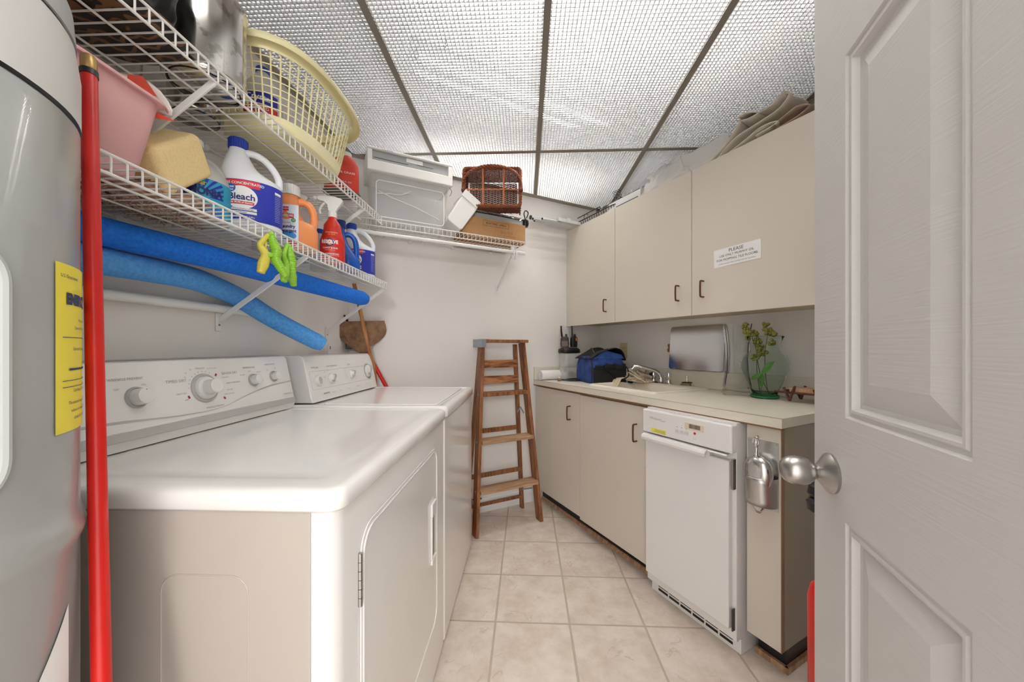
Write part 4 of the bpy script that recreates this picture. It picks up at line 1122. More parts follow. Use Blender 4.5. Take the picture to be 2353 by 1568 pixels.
# pool noodles, rod, poles
def noodle(name, label, pts, m, r=.0325):
    b = MB(); c = bez(pts, 8); b.tube(c, [r*.8]+[r]*(len(c)-2)+[r*.8], 24)
    # rounded ends
    o = b.build(name, m, None, smooth=True, angle=70); return tag(o, label, 'pool noodle')
M_N1 = mat('deep_blue_foam', (18, 100, 208), .85, noise=(120, (30, 124, 226), .35, .7), bump=(400, .6))
M_N2 = mat('light_blue_foam', (74, 148, 220), .85, noise=(120, (96, 166, 230), .35, .7), bump=(400, .6))
noodle('pool_noodle', 'dark blue foam pool noodle under the lower shelf, the upper one', [(-.935,.68,1.402),(-.92,.79,1.400),(-.855,1.0,1.396),(-.80,1.25,1.386),(-.745,1.46,1.376),(-.690,1.665,1.366)], M_N1)
noodle('pool_noodle', 'light blue foam pool noodle drooping towards the dryer, the lower one', [(-.950,.66,1.337),(-.940,.80,1.338),(-.925,1.0,1.340),(-.935,1.12,1.330),(-.940,1.235,1.306),(-.890,1.34,1.240),(-.775,1.455,1.150)], M_N2)
t = MB().tube([(0,-.33,0),(0,.34,0)], .0135, 20).build('closet_rod', M_WPLAST, None, smooth=True)
place(t, 'L', (-1.008, .925, 1.268)); tag(t, 'white plastic closet rod lying behind the brackets below the pool noodles', 'rod')
M_RED = mat('red_paint', (206, 34, 26), .3, noise=(14, (196, 28, 22), .3, .7))
t = thing('long_handled_tool', 'long red pole with a brass collar leaning beside the grey water heater', 'pole', 'W', (-.433, .388, 0))
top = Vector((-.257, .190, 1.614)); bot = Vector((0,0,0))
M_BRASS = mat('brass_fitting', (168, 140, 88), .35, .8)
d = (top-bot)
def along(u): return bot+d*u
b = MB(); b.tube([along(.004), along(.978)], .0098, 20); b.build('pole', M_RED, t, smooth=True)
MB().tube([along(.978), along(.984)], .0108, 20).build('rubber_band', M_BLACK, t, smooth=True)
MB().tube([along(.984), along(.986), along(.997), along(1)], [.0090,.0098,.0098,.008], 20).build('brass_collar', M_BRASS, t, smooth=True)

# bag-covered broom, wooden stick, dustpan handle, white hook in the corner behind the washer
M_STICK = wood('stick_wood', (150, 92, 52), (188, 132, 84), (30, 30, 3))
t = thing('broom', 'upturned broom with brown plastic bag tied over its head and red handle, behind washer', 'broom', 'R', (.165, 2.228, 1.112), .25)
M_BAG = mat('brown_bag_plastic', (176, 138, 106), .3, alpha=.9, noise=(30, (134, 96, 66), .35, .7), bump=(30, 1, (60, 60, 9)))
b = MB()
def bagf(u, v):
    a = 2*PI*u; s = math.sin(min(1, v/.72)*PI/2); w = .016+.112*s; dpt = .008+.017*s
    pl = 1+(.13*math.sin(11*a+2)+.07*math.sin(26*a+3*v))*(1-v)**.6+.02*math.sin(23*a)
    if v > .93: w *= .98
    return Vector((w*math.copysign(abs(math.cos(a))**.7, math.cos(a))*pl, dpt*math.sin(a)*pl, .004+.175*v+.01*math.cos(a)))
V = 16; b.grid(bagf, 64, V, True)
b.bm.verts.ensure_lookup_table(); b.bm.faces.new([b.bm.verts[i*(V+1)+V] for i in range(64)])
b.build('bag', M_BAG, t, smooth=True, angle=60)
b = MB()
random.seed(4)
for k in range(90):
    x = -.095+.19*(k/89); b.tube([(x*.35, 0, .02), (x, random.uniform(-.012,.012), .16)], .0012, 4)
o = b.build('bristles', mat('broom_bristles', (150, 126, 90), .8), t)
b = MB(); b.tube(bez([(-.02,0,.006),(0,-.018,.002),(.02,0,.006),(0,.018,.002),(-.02,0,.006)], 6), .007, 8); b.build('knot', M_BAG, t, smooth=True)
MB().tube([(.018,-.004,.0),(.040,-.012,-.035),(.115,-.052,-.20),(.150,-.060,-.36)], .0115, 14).build('handle', M_RED, t, smooth=True)
t = thing('broomstick', 'bare wooden stick standing in front of the brown bag, behind the washer', 'stick', 'R', (.232, 2.215, 0))
MB().tube([(-.120,-.085,1.496),(-.095,-.070,1.386),(-.063,-.050,1.237),(-.035,-.035,1.111),(-.010,-.010,1.035),(-.002,0,.955),(0,0,.001)], .0105, 14).build('stick', M_STICK, t, smooth=True)
t = thing('dustpan', 'black dustpan with a looped handle tucked behind the brown bag', 'dustpan', 'R', (.065, 2.235, 1.15))
b = MB(); b.tube(bez([(.035,0,.06),(.018,0,.14),(.004,0,.168),(-.008,0,.160),(-.004,0,.13),(.02,0,.06)], 6), .007, 10); b.build('handle', M_BLACK, t, smooth=True)
MB().box((.01,-.012,-.02), (.12,.012,.062)).build('pan', M_BLACK, t, bevel=.004)
t = MB().prism(rrect(-.013,-.05,.013,.03,.011,5), -.005, .005, 'y').build('handle', M_WPLAST)
t.name = 'brush_handle'; place(t, 'L', (-1.000, 1.775, 1.125), PI/2); tag(t, 'white plastic brush handle standing behind the washer console', 'brush handle')
MB().prism(rrect(-.003,.005,.003,.022,.0028,4), -.0056, .0056, 'y').build('hanging_slot', M_DKGREY, t)

# ================================================================== UPPER LEFT SHELF ITEMS
UZ = 1.7935
t = thing('towel', 'beige towel with thin black stripes folded at the near end of the upper shelf', 'towel', 'L', (-.955, .600, UZ)); t.scale = (.62, .70, .9)
M_TOWEL = mat('beige_towel', (208, 186, 168), .9, bump=(300, .4))
b = MB()
for k in range(4):
    z = .012+.026*k; b.loft([(z-.012,0,0,.095,.075,3.2),(z-.008,0,0,.105,.082,3.2),(z+.008,.0,0,.105,.082,3.2),(z+.012,0,0,.095,.075,3.2)], 32)
b.build('folds', M_TOWEL, t, smooth=True, angle=60)
b = MB()
for k in range(3): b.tube([(.1062*math.copysign(abs(math.cos(a))**.63, math.cos(a)), .0832*math.copysign(abs(math.sin(a))**.63, math.sin(a)), .018+.026*k) for a in [2*PI*i/40 for i in range(40)]], .0018, 6, closed=True)
b.build('black_stripes', M_BLACK, t)
t = thing('serving_tray', 'black round tray with a brown scroll pattern lying on the upper shelf', 'tray', 'L', (-.845, .715, UZ))
def scroll_mat():
    m = bpy.data.materials.new('black_brown_scroll'); m.use_nodes = True; nt = m.node_tree; b_ = nt.nodes['Principled BSDF']
    b_.inputs['Roughness'].default_value = .5
    tc = nt.nodes.new('ShaderNodeTexCoord'); w = nt.nodes.new('ShaderNodeTexWave'); w.wave_type = 'RINGS'
    w.inputs['Scale'].default_value = 9; w.inputs['Distortion'].default_value = 14; w.inputs['Detail'].default_value = 2; w.inputs['Detail Scale'].default_value = 1.5
    r = nt.nodes.new('ShaderNodeValToRGB'); r.color_ramp.elements[0].position = .72; r.color_ramp.elements[0].color = lin((30, 26, 22))
    r.color_ramp.elements[1].position = .82; r.color_ramp.elements[1].color = lin((118, 84, 52))
    nt.links.new(tc.outputs['Object'], w.inputs['Vector']); nt.links.new(w.outputs[0], r.inputs[0]); nt.links.new(r.outputs[0], b_.inputs['Base Color']); return m
t.location.z = UZ; 
MB().loft([(0,0,0,.100,.100,2.4),(.004,0,0,.106,.106,2.4),(.022,0,0,.112,.112,3.2),(.024,0,0,.110,.110,3.2)], 48).build('tray', scroll_mat(), t, smooth=True)
t.location = FR['L'] @ Vector((-.850, .690, UZ)); t['label'] = 'black tray with brown scroll pattern lying on the upper shelf before the pot'
t = thing('cloth_bag', 'black and grey cloth bag on the upper shelf beside the large steel pot', 'bag', 'L', (-.80, .715, UZ+.025))
random.seed(2); b = MB(); bmesh.ops.create_icosphere(b.bm, subdivisions=4, radius=1)
for v in b.bm.verts:
    n_ = _noise.noise(v.co*2.2)*.22+_noise.noise(v.co*6)*.06; c_ = v.co*(1+n_); v.co = Vector((c_.x*.060, c_.y*.045, max(.0, c_.z*.075+.070)))
b.build('bag', mat('black_nylon', (28, 28, 30), .5, noise=(8, (120, 124, 134), .6, .7), bump=(30, 1)), t, smooth=True, angle=180)
# stock pots
M_POT = mat('polished_pot_steel', (216, 214, 210), .14, 1, noise=(26, (170, 166, 160), .55, .62))
def pot(label, loc, r, h, hs=1):
    t = thing('stock_pot', label, 'pot', 'L', loc, 0)
    MB().lathe([(r*.001,0),(r*.93,0),(r*.985,.004),(r,.014),(r,h-.004),(r+.004,h),(r+.002,h+.003),(r-.003,h),(r-.003,.012),(.001,.008)], 72, cap=False).build('pan', M_POT, t, smooth=True, angle=50)
    MB().lathe([(r*.88,-.0005),(r*.88,-.0015),(r*.84,-.0015)], 72, cap=False).build('base_ring', M_BLACK, t, smooth=True)
    for a in (1.75, 1.75+PI):
        M = Matrix.Rotation(a, 4, 'Z')
        MB().tube([M @ Vector(p) for p in bez([(r-.002,-.035,h*.82),(r+.026,-.03,h*.84),(r+.03,0,h*.845),(r+.026,.03,h*.84),(r-.002,.035,h*.82)], 5)], .004, 8).build('handle', M_CHROME, t, smooth=True)
    return t
pot('large shiny steel stock pot at the front of the upper shelf, touching the yellow basket', (-.808, .868, UZ+.003), .083, .21)
pot('smaller steel pot behind the large stock pot, against the left wall', (-.945, .985, UZ+.003), .062, .12)
t = thing('baking_tin', 'grey baking tin standing on the upper shelf behind the black tray', 'tin', 'L', (-.985, .79, UZ))
MB().loft([(0,0,0,.03,.07,5),(.10,0,0,.034,.074,5)], 32).build('tin', mat('grey_tin', (190,190,188), .35, .6), t, smooth=True, angle=50)

# laundry basket: real openings
t = thing('laundry_basket', 'pale yellow plastic laundry basket with open grid sides on the upper shelf', 'basket', 'L', (-.828, 1.205, UZ))
M_BASK = mat('pale_yellow_plastic', (240, 232, 184), .4)
A0, B0, A1, B1, HB, EX = .128, .190, .172, .238, .228, 2.7     # x (across), y (along)
def bk(a, z, off=0):
    u = z/HB; ax = A0+(A1-A0)*u+off; by = B0+(B1-B0)*u+off
    c, s = math.cos(a), math.sin(a)
    return Vector((ax*math.copysign(abs(c)**(2/EX), c), by*math.copysign(abs(s)**(2/EX), s), z))
def arc_angles(n):     # equal arc length steps
    m = 2000; pts = [bk(2*PI*i/m, HB) for i in range(m+1)]; acc = [0]
    for i in range(m): acc.append(acc[-1]+(pts[i+1]-pts[i]).length)
    out = []; j = 0
    for k in range(n):
        while acc[j] < acc[-1]*k/n: j += 1
        out.append(2*PI*j/m)
    return out
AN = arc_angles(160)
b = MB()
for z0, z1 in ((.0, .036),):
    b.rings([[bk(a, z0, -.012) for a in AN], [bk(a, z0+.004, -.003) for a in AN], [bk(a, z1, .001) for a in AN]], cap=False)
b.bm.faces.new([b.bm.verts[i] for i in range(160)]) if b.bm.verts.ensure_lookup_table() is None else None
b.build('base', M_BASK, t, smooth=True, solid=.0025, angle=50)
b = MB()
for k in range(0, 160, 3):
    if k >= 159: continue
    a = AN[k]
    b.tube([bk(a, .033), bk(a, .12), bk(a, .19), bk(a, HB-.022)], .0019, 5, flat=1.3)
for i in range(1, 9): b.tube([bk(a, .036+.0185*i, .0) for a in AN], .0017, 5, closed=True)
b.build('grid_sides', M_BASK, t, smooth=True)
b = MB()
prof = [(0,HB-.032),(.001,HB-.030),(.004,HB-.006),(.008,HB),(.022,HB-.001),(.027,HB-.006),(.029,HB-.026)]
b.rings([[bk(a, HB, o).xy.to_3d()+Vector((0,0,z)) for a in AN] for o, z in prof], cap=False)
b.build('rim', M_BASK, t, smooth=True, solid=.0025, angle=60)

t = thing('water_jug', 'white jug with blue and red distilled label standing behind the basket grid', 'bottle', 'L', (-.85, 1.12, UZ+.008), math.radians(25))
A = Bd = .055
MB().loft([(0,0,0,.052,.052),(.006,0,0,A,Bd),(.15,0,0,A,Bd),(.185,0,0,.042,.042),(.215,0,0,.02,.02),(.225,0,0,.018,.018)], 36).build('body', M_MILK, t, smooth=True)
cap(t, 0, .02, .223, .240, M_BLUECAP)
R = A; M = FY(0, -Bd-.0008, 0)
lb = wpatch('label', -.055, .055, .045, .135, R, M, M_LRED, t, .0004); wpatch('blue_panel', -.055, .055, .098, .135, R, M, M_LBLUE, lb, .0007); wpatch('white_rule', -.055, .055, .094, .0975, R, M, M_LWHITE, lb, .0009)
_wt('Crystal', .026, 0, .116, M_LWHITE, lb, Bd, R, .0014, .0005); _wt('DISTILLED', .0125, 0, .084, M_LWHITE, lb, Bd, R, .0014, .0002); _wt('WATER', .017, 0, .064, M_LWHITE, lb, Bd, R, .0014, .0003)

# far end of the upper shelf
t = thing('herbicide_bottle', 'red and white flat jug lying at the far end of the upper shelf', 'bottle', 'L', (-.80, 1.520, UZ+.02), math.radians(28)); t.scale = (1.25, 1.15, 1.0)
MB().loft([(0,0,0,.050,.030,4),(.004,0,0,.054,.033,4),(.115,0,0,.054,.033,4),(.14,.01,0,.035,.028,3),(.16,.015,0,.018,.018)], 32).build('body', mat('label_orange_red', (206, 62, 44), .45), t, smooth=True, angle=60)
band(.0545, .0335, .01, .108, .0008).build('label', mat('label_orange_red', (206, 62, 44), .45), t, smooth=True)
lb = C.objects[-1]
t['label'] = 'red jug standing on a dark dish at the far end of the upper shelf'
text('lettering', 'WEED & GRASS', .012, M_LWHITE, lb, FY(0,-.0365,.075)); text('lettering', 'KILLER  24 FL OZ', .008, M_LWHITE, lb, FY(0,-.0365,.035))
cap(t, .015, .017, .158, .178, M_WPLAST)
t2 = thing('dish', 'dark oval dish lying under the red-labelled jug on the upper shelf', 'dish', 'L', (-.80, 1.520, UZ), math.radians(28))
MB().loft([(0,0,0,.05,.035),(.003,0,0,.055,.04),(.016,0,0,.075,.055),(.0185,0,0,.076,.056)], 36).build('dish', mat('dark_grey_glaze', (92, 88, 82), .3), t2, smooth=True)
t = thing('cleaner_jug', 'white jug with a green stripe, farthest bottle on the upper shelf', 'bottle', 'L', (-.862, 1.672, UZ), math.radians(20))
b = MB(); b.loft([(0,0,0,.045,.04),(.006,0,0,.052,.046),(.165,0,0,.052,.046),(.20,-.006,0,.040,.036),(.228,-.014,0,.02,.02),(.24,-.014,0,.018,.018)], 32)
b.tube(bez([(-.01,0,.222),(.018,0,.222),(.036,0,.20),(.04,0,.17)], 6), .009, 10); b.build('body', M_LWHITE, t, smooth=True, angle=60)
cap(t, -.014, .020, .238, .256, M_WPLAST)
band(.052, .046, .148, .160, .0008).build('green_stripe', mat('stripe_green', (40, 120, 60), .4), t, smooth=True); band(.052, .046, .050, .058, .0008).build('green_stripe', mat('stripe_green', (40, 120, 60), .4), t, smooth=True)
# ================================================================== BACK SHELF ITEMS
BZ = 1.8135
M_CLEARP = mat('clear_drawer_plastic', (246, 247, 248), .2, alpha=.20, bump=(8, .3))
t = thing('crisper_drawer', 'clear plastic refrigerator drawer with a white frame on the back wall shelf', 'drawer', 'R', (.40, 2.12, BZ))
b = MB(); prev = None
for w, d, z, r in ((.195,.085,.001,.015),(.200,.090,.010,.018),(.212,.100,.262,.02)):
    ring = [b.bm.verts.new((p[0], p[1], z)) for p in rrect(-w, -d, w, d, r, 4)]
    if prev:
        for k in range(len(ring)): b.bm.faces.new((prev[k], prev[(k+1) % len(ring)], ring[(k+1) % len(ring)], ring[k]))
    else: b.bm.faces.new(list(reversed(ring)))
    prev = ring
b.build('bin', M_CLEARP, t, smooth=True, solid=.003, angle=50)
bn = C.objects[-1]
M_FROST = mat('frosted_ribs', (236, 238, 240), .4)
b = MB()
b.tube([(p[0], -.1015, p[1]) for p in rrect(-.185, .03, .185, .225, .02, 4)], .0025, 6, closed=True); b.build('moulded_outline', M_FROST, bn, smooth=True)
b = MB()
b.tube(bez([(-.17,-.103,.165),(-.10,-.103,.140),(.02,-.103,.110),(.16,-.103,.060)], 6), .003, 6); b.tube(bez([(-.18,-.103,.150),(-.12,-.103,.160),(-.06,-.103,.165),(.0,-.103,.195)], 6), .003, 6)
b.build('sticker_residue', mat('pale_grey_mark', (206, 206, 204), .6), bn, smooth=True)
b = MB()
b.box((-.232,-.125,.266), (.232,.115,.288)); b.box((-.232,-.125,.375), (.232,.115,.388))
b.box((-.232,-.125,.288), (-.206,.115,.375)); b.box((.206,-.125,.288), (.232,.115,.375)); b.box((-.206,.095,.288), (.206,.115,.375))
b.box((-.232,-.127,.262),(.232,-.10,.318))
b.build('white_frame', M_WPLAST, t, bevel=.006, seg=3)
b = MB(); b.box((-.205,-.112,.320), (.205,-.109,.372)); w = b.build('clear_window', mat('window_strip_plastic', (196, 198, 200), .12, alpha=.6), t)
b = MB(); b.box((-.198,-.1135,.335), (-.02,-.1125,.338)); b.box((.03,-.1135,.345), (.12,-.1125,.347)); b.build('slide_track', M_DKGREY, w)
MB().box((-.03,-.1145,.348), (.06,-.1125,.371)).build('slide_tab', M_WPLAST, w, bevel=.001)
text('lettering', 'Crisp & Fresh', .010, M_DKGREY, t, FY(-.13, -.1262, .381))
b = MB(); b.tube(bez([(.218,-.105,.262),(.232,-.10,.245),(.228,-.098,.225),(.220,-.096,.215)], 5), .0012, 6); b.build('wire_hook', M_DKGREY, t)

t = thing('plastic_bin', 'small tilted white plastic bin between the clear drawer and cardboard box', 'bin', 'R', (.690, 2.06, BZ+.012), 0, None)
t.rotation_euler = (0, 0, AR)
Mt = Matrix.Rotation(math.radians(-38), 4, 'Y')
Mt2 = Matrix.Rotation(math.radians(33), 4, 'Y') @ Matrix.Scale(1.08, 4)
b = MB(); prof = rrect(-.050, .0, .050, .165, .012, 4)
b.prism([(-.038,0),(.038,0),(.048,.012),(.052,.13),(.052,.175),(-.052,.175),(-.052,.13),(-.048,.012)], -.075, .07, 'y', Matrix.Translation((-.055,0,.025)) @ Mt2)
b.build('bin', M_WPLAST, t, bevel=.006, seg=3)
b = MB(); b.box((-.056,-.080,.160), (.050,.074,.205), Matrix.Translation((-.055,0,.025)) @ Mt2); b.build('rim', M_WPLAST, t, bevel=.004)

t = thing('cardboard_box', 'brown cardboard box marked electric grill on the back wall shelf', 'box', 'R', (.925, 2.14, BZ))
M_CARD = mat('cardboard', (186, 142, 96), .75, noise=(18, (176, 132, 88), .35, .7))
b = MB(); w, d, h, k = .203, .12, .120, .004
b.box((-w,-d,0), (w,d,k)); b.box((-w,-d,k), (w,-d+k,h)); b.box((-w,d-k,k), (w,d,h+.01)); b.box((-w,-d+k,k), (-w+k,d-k,h)); b.box((w-k,-d+k,k), (w,d-k,h))
b.build('box', M_CARD, t); 
b = MB(); b.box((-w-.03,-d-.002,0.004),(-w,-d+.001,.112)); b.build('side_flap', M_CARD, t)
M_MARK = mat('marker_ink', (74, 44, 38), .7)
text('lettering', 'ELECTRIC  GRILL', .0185, M_MARK, t, FY(-.005,-d-.0006,.094), shear=.1, bold=.0002)
b = MB(); b.tube([(-.005+p[0], -d-.0006, p[1]) for p in rrect(-.088, .078, .088, .110, .003, 2)], .0007, 4, closed=True); b.build('marker_frame', M_MARK, t)
M_STAMP = mat('stamp_ink', (150, 98, 62), .7)
text('lettering', 'AUG 30 84', .0185, M_STAMP, t, FY(.07,-d-.0006,.052)); text('lettering', 'LT 2nd Industries', .0125, M_STAMP, t, FY(.09,-d-.0006,.032))

t = thing('electric_grill', 'foil-covered electric grill with black cord sticking out of the cardboard box', 'grill', 'R', (.945, 2.145, BZ+.014))
MB().loft([(0,0,0,.18,.10,8),(.10,0,0,.19,.105,8),(.145,0,0,.192,.107,8),(.150,0,0,.190,.105,8)], 48).build('body', mat('grill_grey', (196, 194, 190), .35, .3), t, smooth=True, angle=50)
MB().loft([(.150,0,0,.193,.108,8),(.158,0,0,.196,.110,8),(.160,0,0,.193,.108,8)], 48).build('rim', M_STEEL, t, smooth=True, angle=50)
MB().box((-.180,-.1095,.142),(.185,-.107,.147)).build('black_trim', M_BLACK, t)
random.seed(8); b = MB()
def foil(u, v):
    x = -.18+.36*u; y = -.115+.20*v; z = .168+.014*_noise.noise(Vector((x*22,y*22,1)))+.006*_noise.noise(Vector((x*70,y*70,5)))
    if v < .12: z -= .022*(1+.9*_noise.noise(Vector((x*26,0,3))))*(1-v/.12)
    return Vector((x, y, z))
b.grid(foil, 60, 24); b.build('foil', mat('aluminium_foil', (222,222,220), .18, 1, bump=(90, 1)), t, smooth=False)
b = MB(); b.lathe([(.001,-.03),(.018,-.028),(.024,-.01),(.022,.012),(.012,.022),(.001,.024)], 20, Matrix.Translation((.205,-.085,.14))); b.build('plug', M_BLACK, t, smooth=True)
MB().tube(bez([(.20,-.10,.15),(.185,-.105,.19),(.20,-.10,.215),(.222,-.095,.205),(.212,-.09,.17)], 6), .0035, 8).build('cord_loop', M_BLACK, t, smooth=True)

# wicker basket lying on its side
M_WICK = mat('dark_wicker', (84, 36, 20), .45, noise=(60, (118, 58, 32), .35, .7)); M_WICK2 = mat('light_wicker', (140, 78, 44), .45, noise=(60, (116, 58, 30), .4, .7))
t = thing('wicker_basket', 'brown wicker basket lying on its side with its divided open top facing out', 'basket', 'W', (-.118, 2.115, 1.984))
def weave(b, M, w, h, nu, nv, rs=.0018, rw=.0014, amp=.0026):
    """stakes along local y, weavers along local x"""
    for i in range(nu+1):
        x = w*i/nu; b.tube([M @ Vector((x, 0, 0)), M @ Vector((x, h/2, 0)), M @ Vector((x, h, 0))], rs, 5)
    for j in range(nv+1):
        y = h*j/nv; pts = []
        for k in range(nu*4+1):
            x = w*k/(nu*4); pts.append(M @ Vector((x, y, amp*math.cos(PI*k/4*1.0+PI*(j % 2)))))
        b.tube(pts, rw, 4)
W2, HH, DD = .168, .225, .150
b = MB(); weave(b, facing((-W2+.02, DD, .02), (1,0,0), (0,0,1)), 2*W2-.04, HH-.045, 15, 30, .0026, .0024); b.build('woven_base', M_WICK, t, smooth=True)
b = MB()
weave(b, facing((-W2,0,0), (0,1,0), (.02,0,1)), DD, HH, 8, 34, .0026, .0030, amp=.003)
weave(b, facing((W2,0,0), (0,1,0), (-.02,0,1)), DD, HH, 8, 34, .0026, .0030, amp=.003)
weave(b, facing((-W2,0,0), (1,0,0), (0,1,.1)), 2*W2, DD, 18, 28, .0026, .0026, amp=.003)
weave(b, facing((-W2+.01,0,HH), (1,0,0), (0,1,-.1)), 2*W2-.02, DD, 18, 28, .0026, .0026, amp=.003)
b.build('woven_sides', M_WICK, t, smooth=True)
b = MB(); rim = rrect(-W2, 0, W2, HH, .02, 5)
for ph in range(4):
    pts = []; N = 140; P_ = [Vector((p[0], 0, p[1])) for p in rim]; L_ = [(P_[(i+1) % len(P_)]-P_[i]).length for i in range(len(P_))]; tot = sum(L_)
    for k in range(N):
        s = tot*k/N; i = 0
        while s > L_[i]: s -= L_[i]; i += 1
        p = P_[i].lerp(P_[(i+1) % len(P_)], s/L_[i]); a = 2*PI*k/N*16+ph*PI/2
        c = Vector((0,0,HH/2)); rd = (p-c).normalized(); pts.append(p+rd*.0075*math.cos(a)+Vector((0,.0075*math.sin(a),0)))
    b.tube(pts, .0042, 6, closed=True)
b.build('braided_rim', M_WICK2, t, smooth=True)
def coil(p, q, r, m, nm):
    b = MB(); p = Vector(p); q = Vector(q); n = int((q-p).length/.0036)
    pts = []; rs = []
    for k in range(n*2+1):
        pts.append(p.lerp(q, k/(n*2))); rs.append(r*(1.12 if k % 2 else .86))
    b.tube(pts, rs, 8); return b.build(nm, m, t)
M_CANE = mat('orange_cane', (196, 122, 78), .45)
for x in (-.055, .068): coil((x, -.004, .006), (x, -.004, HH-.006), .0052, M_CANE, 'divider_bar')
coil((-W2+.01, .0, .098), (W2-.01, .0, .098), .0045, M_CANE, 'cross_bar')
b = MB()
for ph in range(3):
    pts = []
    for k in range(61):
        u = k/60; a = PI*u; x = (W2+.008)*math.cos(a); z = .095+ (HH-.085)*math.sin(a)**.75
        tw = 2*PI*u*9+ph*2*PI/3; pts.append(Vector((x, -.018+.0055*math.sin(tw), z-.004+.0055*math.cos(tw))))
    b.tube(pts, .0045, 6)
b.build('handle_hoop', M_WICK2, t, smooth=True)
for s in (-1, 1): MB().sphere((s*(W2+.004), -.008, .092), .015, 12, 9, (.8,.9,1.1)).build('handle_knot', M_WICK, t, smooth=True)

# ================================================================== ON TOP OF THE UPPER CABINETS
CZ = 2.048
M_ROD = mat('grey_rod_plastic', (206, 208, 206), .35)
spec = [((1.30,2.245), (1.94,2.262), CZ+.042, .018, 'thick grey round rod on top of the cabinet, highest of the rod bundle'),
        ((1.315,2.215), (1.94,2.220), CZ+.013, .012, 'grey round rod on the cabinet, middle of the rod bundle'),
        ((1.285,2.185), (1.94,2.185), CZ+.010, .009, 'thin grey rod with black end cap sticking out farthest left'),
        ((1.345,2.155), (1.94,2.155), CZ+.010, .009, 'thin grey rod with black end cap, lowest and nearest of the bundle')]
for (x0,y0),(x1,y1),z,r,lb_ in spec:
    t = thing('curtain_rod', lb_, 'rod', 'R', (x0, y0, z), 0, 'rods lying across the cabinet top')
    MB().tube([(0,0,0),(x1-x0,y1-y0,0)], r, 14).build('tube', M_ROD, t, smooth=True)
    MB().tube([(-.006,0,0),(0,0,0)], r*.8, 14).build('end_cap', M_BLACK, t, smooth=True)
t = thing('track_section', 'flat white plastic rail with a clip lying in front of the grey rods', 'rail', 'R', (1.40, 2.13, CZ))
t.location = FR['R'] @ Vector((1.46, 2.125, CZ+.001))
MB().box((0,-.008,0), (.22,.012,.022)).build('rail', M_ROD, t, bevel=.002)
b = MB(); b.box((-.002,-.010,.0), (.018,.014,.030)); b.build('end_clip', M_ROD, t, bevel=.001)
b = MB(); b.box((.07,-.0105,.0), (.10,-.0085,.034), Matrix.Rotation(0, 4, 'Y')); b.build('bracket_plate', M_ROD, t, bevel=.001)

M_BWIRE = mat('black_coated_wire', (30, 26, 24), .4)
t = thing('wire_rack', 'low black wire rack lying along the front edge of the cabinet top', 'rack', 'R', (1.655, 1.96, CZ+.001))
b = MB()
b.tube([(p[0], p[1], .030) for p in rrect(-.003, -.21, .11, .22, .03, 5)], .0032, 8, closed=True)
b.tube([(p[0], p[1], .004) for p in rrect(.006, -.20, .10, .21, .02, 5)], .0022, 6, closed=True)
for k in range(17):
    y = -.19+.0245*k; b.tube([(-.003,y,.030),(.002,y,.008),(.008,y,.0035),(.098,y,.0035),(.105,y,.008),(.11,y,.030)], .002, 6)
b.build('rack', M_BWIRE, t, smooth=True)
b = MB()
for y in (-.02, .12): b.tube(bez([(.0,y,.03),(.004,y,.06),(.02,y,.075),(.04,y,.07)], 4), .002, 6)
b.tube([(.02,-.03,.075),(.02,.22,.075)], .003, 6); b.build('upright_bar', M_BWIRE, t, smooth=True)
t = thing('dish_rack', 'thin white wire dish rack with tall loops behind the black wire rack', 'rack', 'R', (1.80, 1.90, CZ+.001))
b = MB()
for z, i in ((.006,0),(.045,-.003),(.075,-.006)): b.tube([(p[0], p[1], z) for p in rrect(-.06-i, -.22-i, .06+i, .22+i, .02, 5)], .0016, 6, closed=True)
for k in range(6):
    y = -.19+.072*k
    b.tube(bez([(-.058,y-.012,.004),(-.054,y-.010,.08),(-.050,y,.122),(-.054,y+.010,.08),(-.058,y+.012,.004)], 6), .0014, 6)
for k in range(14): y = -.20+.031*k; b.tube([(-.06,y,.006),(.06,y,.006)], .0012, 5)
b.build('frame', M_WIRE, t, smooth=True)
t = thing('wire_hook_rack', 'brown wire loop stand on the cabinet top beside the lamp channel', 'rack', 'R', (1.70, 1.735, CZ+.001))
b = MB(); b.tube(bez([(-.02,.03,.0),(-.022,.025,.05),(-.012,.005,.072),(.004,-.02,.05),(.02,-.05,.045),(.04,-.055,.0)], 6), .0032, 8); b.tube(bez([(.05,.03,.0),(.048,.025,.05),(.058,.005,.072),(.066,-.02,.05),(.07,-.05,.045),(.04,-.055,.0)], 6), .0032, 8)
b.build('loops', mat('brown_wire', (86, 52, 34), .4), t, smooth=True)
t = thing('lamp_channel', 'white metal lamp channel with a dark slot on the cabinet top', 'light fixture', 'R', (1.70, 1.72, CZ+.001))
b = MB(); b.prism([(-.045,0),(.045,0),(.045,.012),(.036,.052),(-.036,.052),(-.045,.012)], -.17, .11, 'y'); b.build('housing', M_ROD, t, bevel=.002)
b = MB(); b.box((-.0462,-.155,.002), (-.0448,.03,.008)); b.build('slot', M_DKGREY, t); MB().box((-.047,-.176,.0), (.047,-.171,.055)).build('end_plate', M_ROD, t, bevel=.001)
b = MB()
for k in range(3): b.lathe([(.005,.052),(.006,.06),(.003,.062)], 10, ax=(-.01+.012*k, -.155))
b.build('terminals', M_BLACK, t)
t = thing('plastic_lattice', 'black plastic honeycomb grid tile standing tilted on the cabinet top', 'plastic grid', 'R', (1.69, 1.79, CZ+.053))
def hexpanel(w, h, M):
    b = MB(); s = .0085
    for i in range(int(w/(s*1.9))+1):
        for j in range(int(h/(s*1.65))+1):
            cx, cz = i*s*1.9+(j % 2)*s*.95, j*s*1.65
            b.tube([M @ Vector((cx+s*math.cos(PI/6+PI/3*k), cz+s*math.sin(PI/6+PI/3*k), 0)) for k in range(6)], .0016, 5, closed=True)
    return b
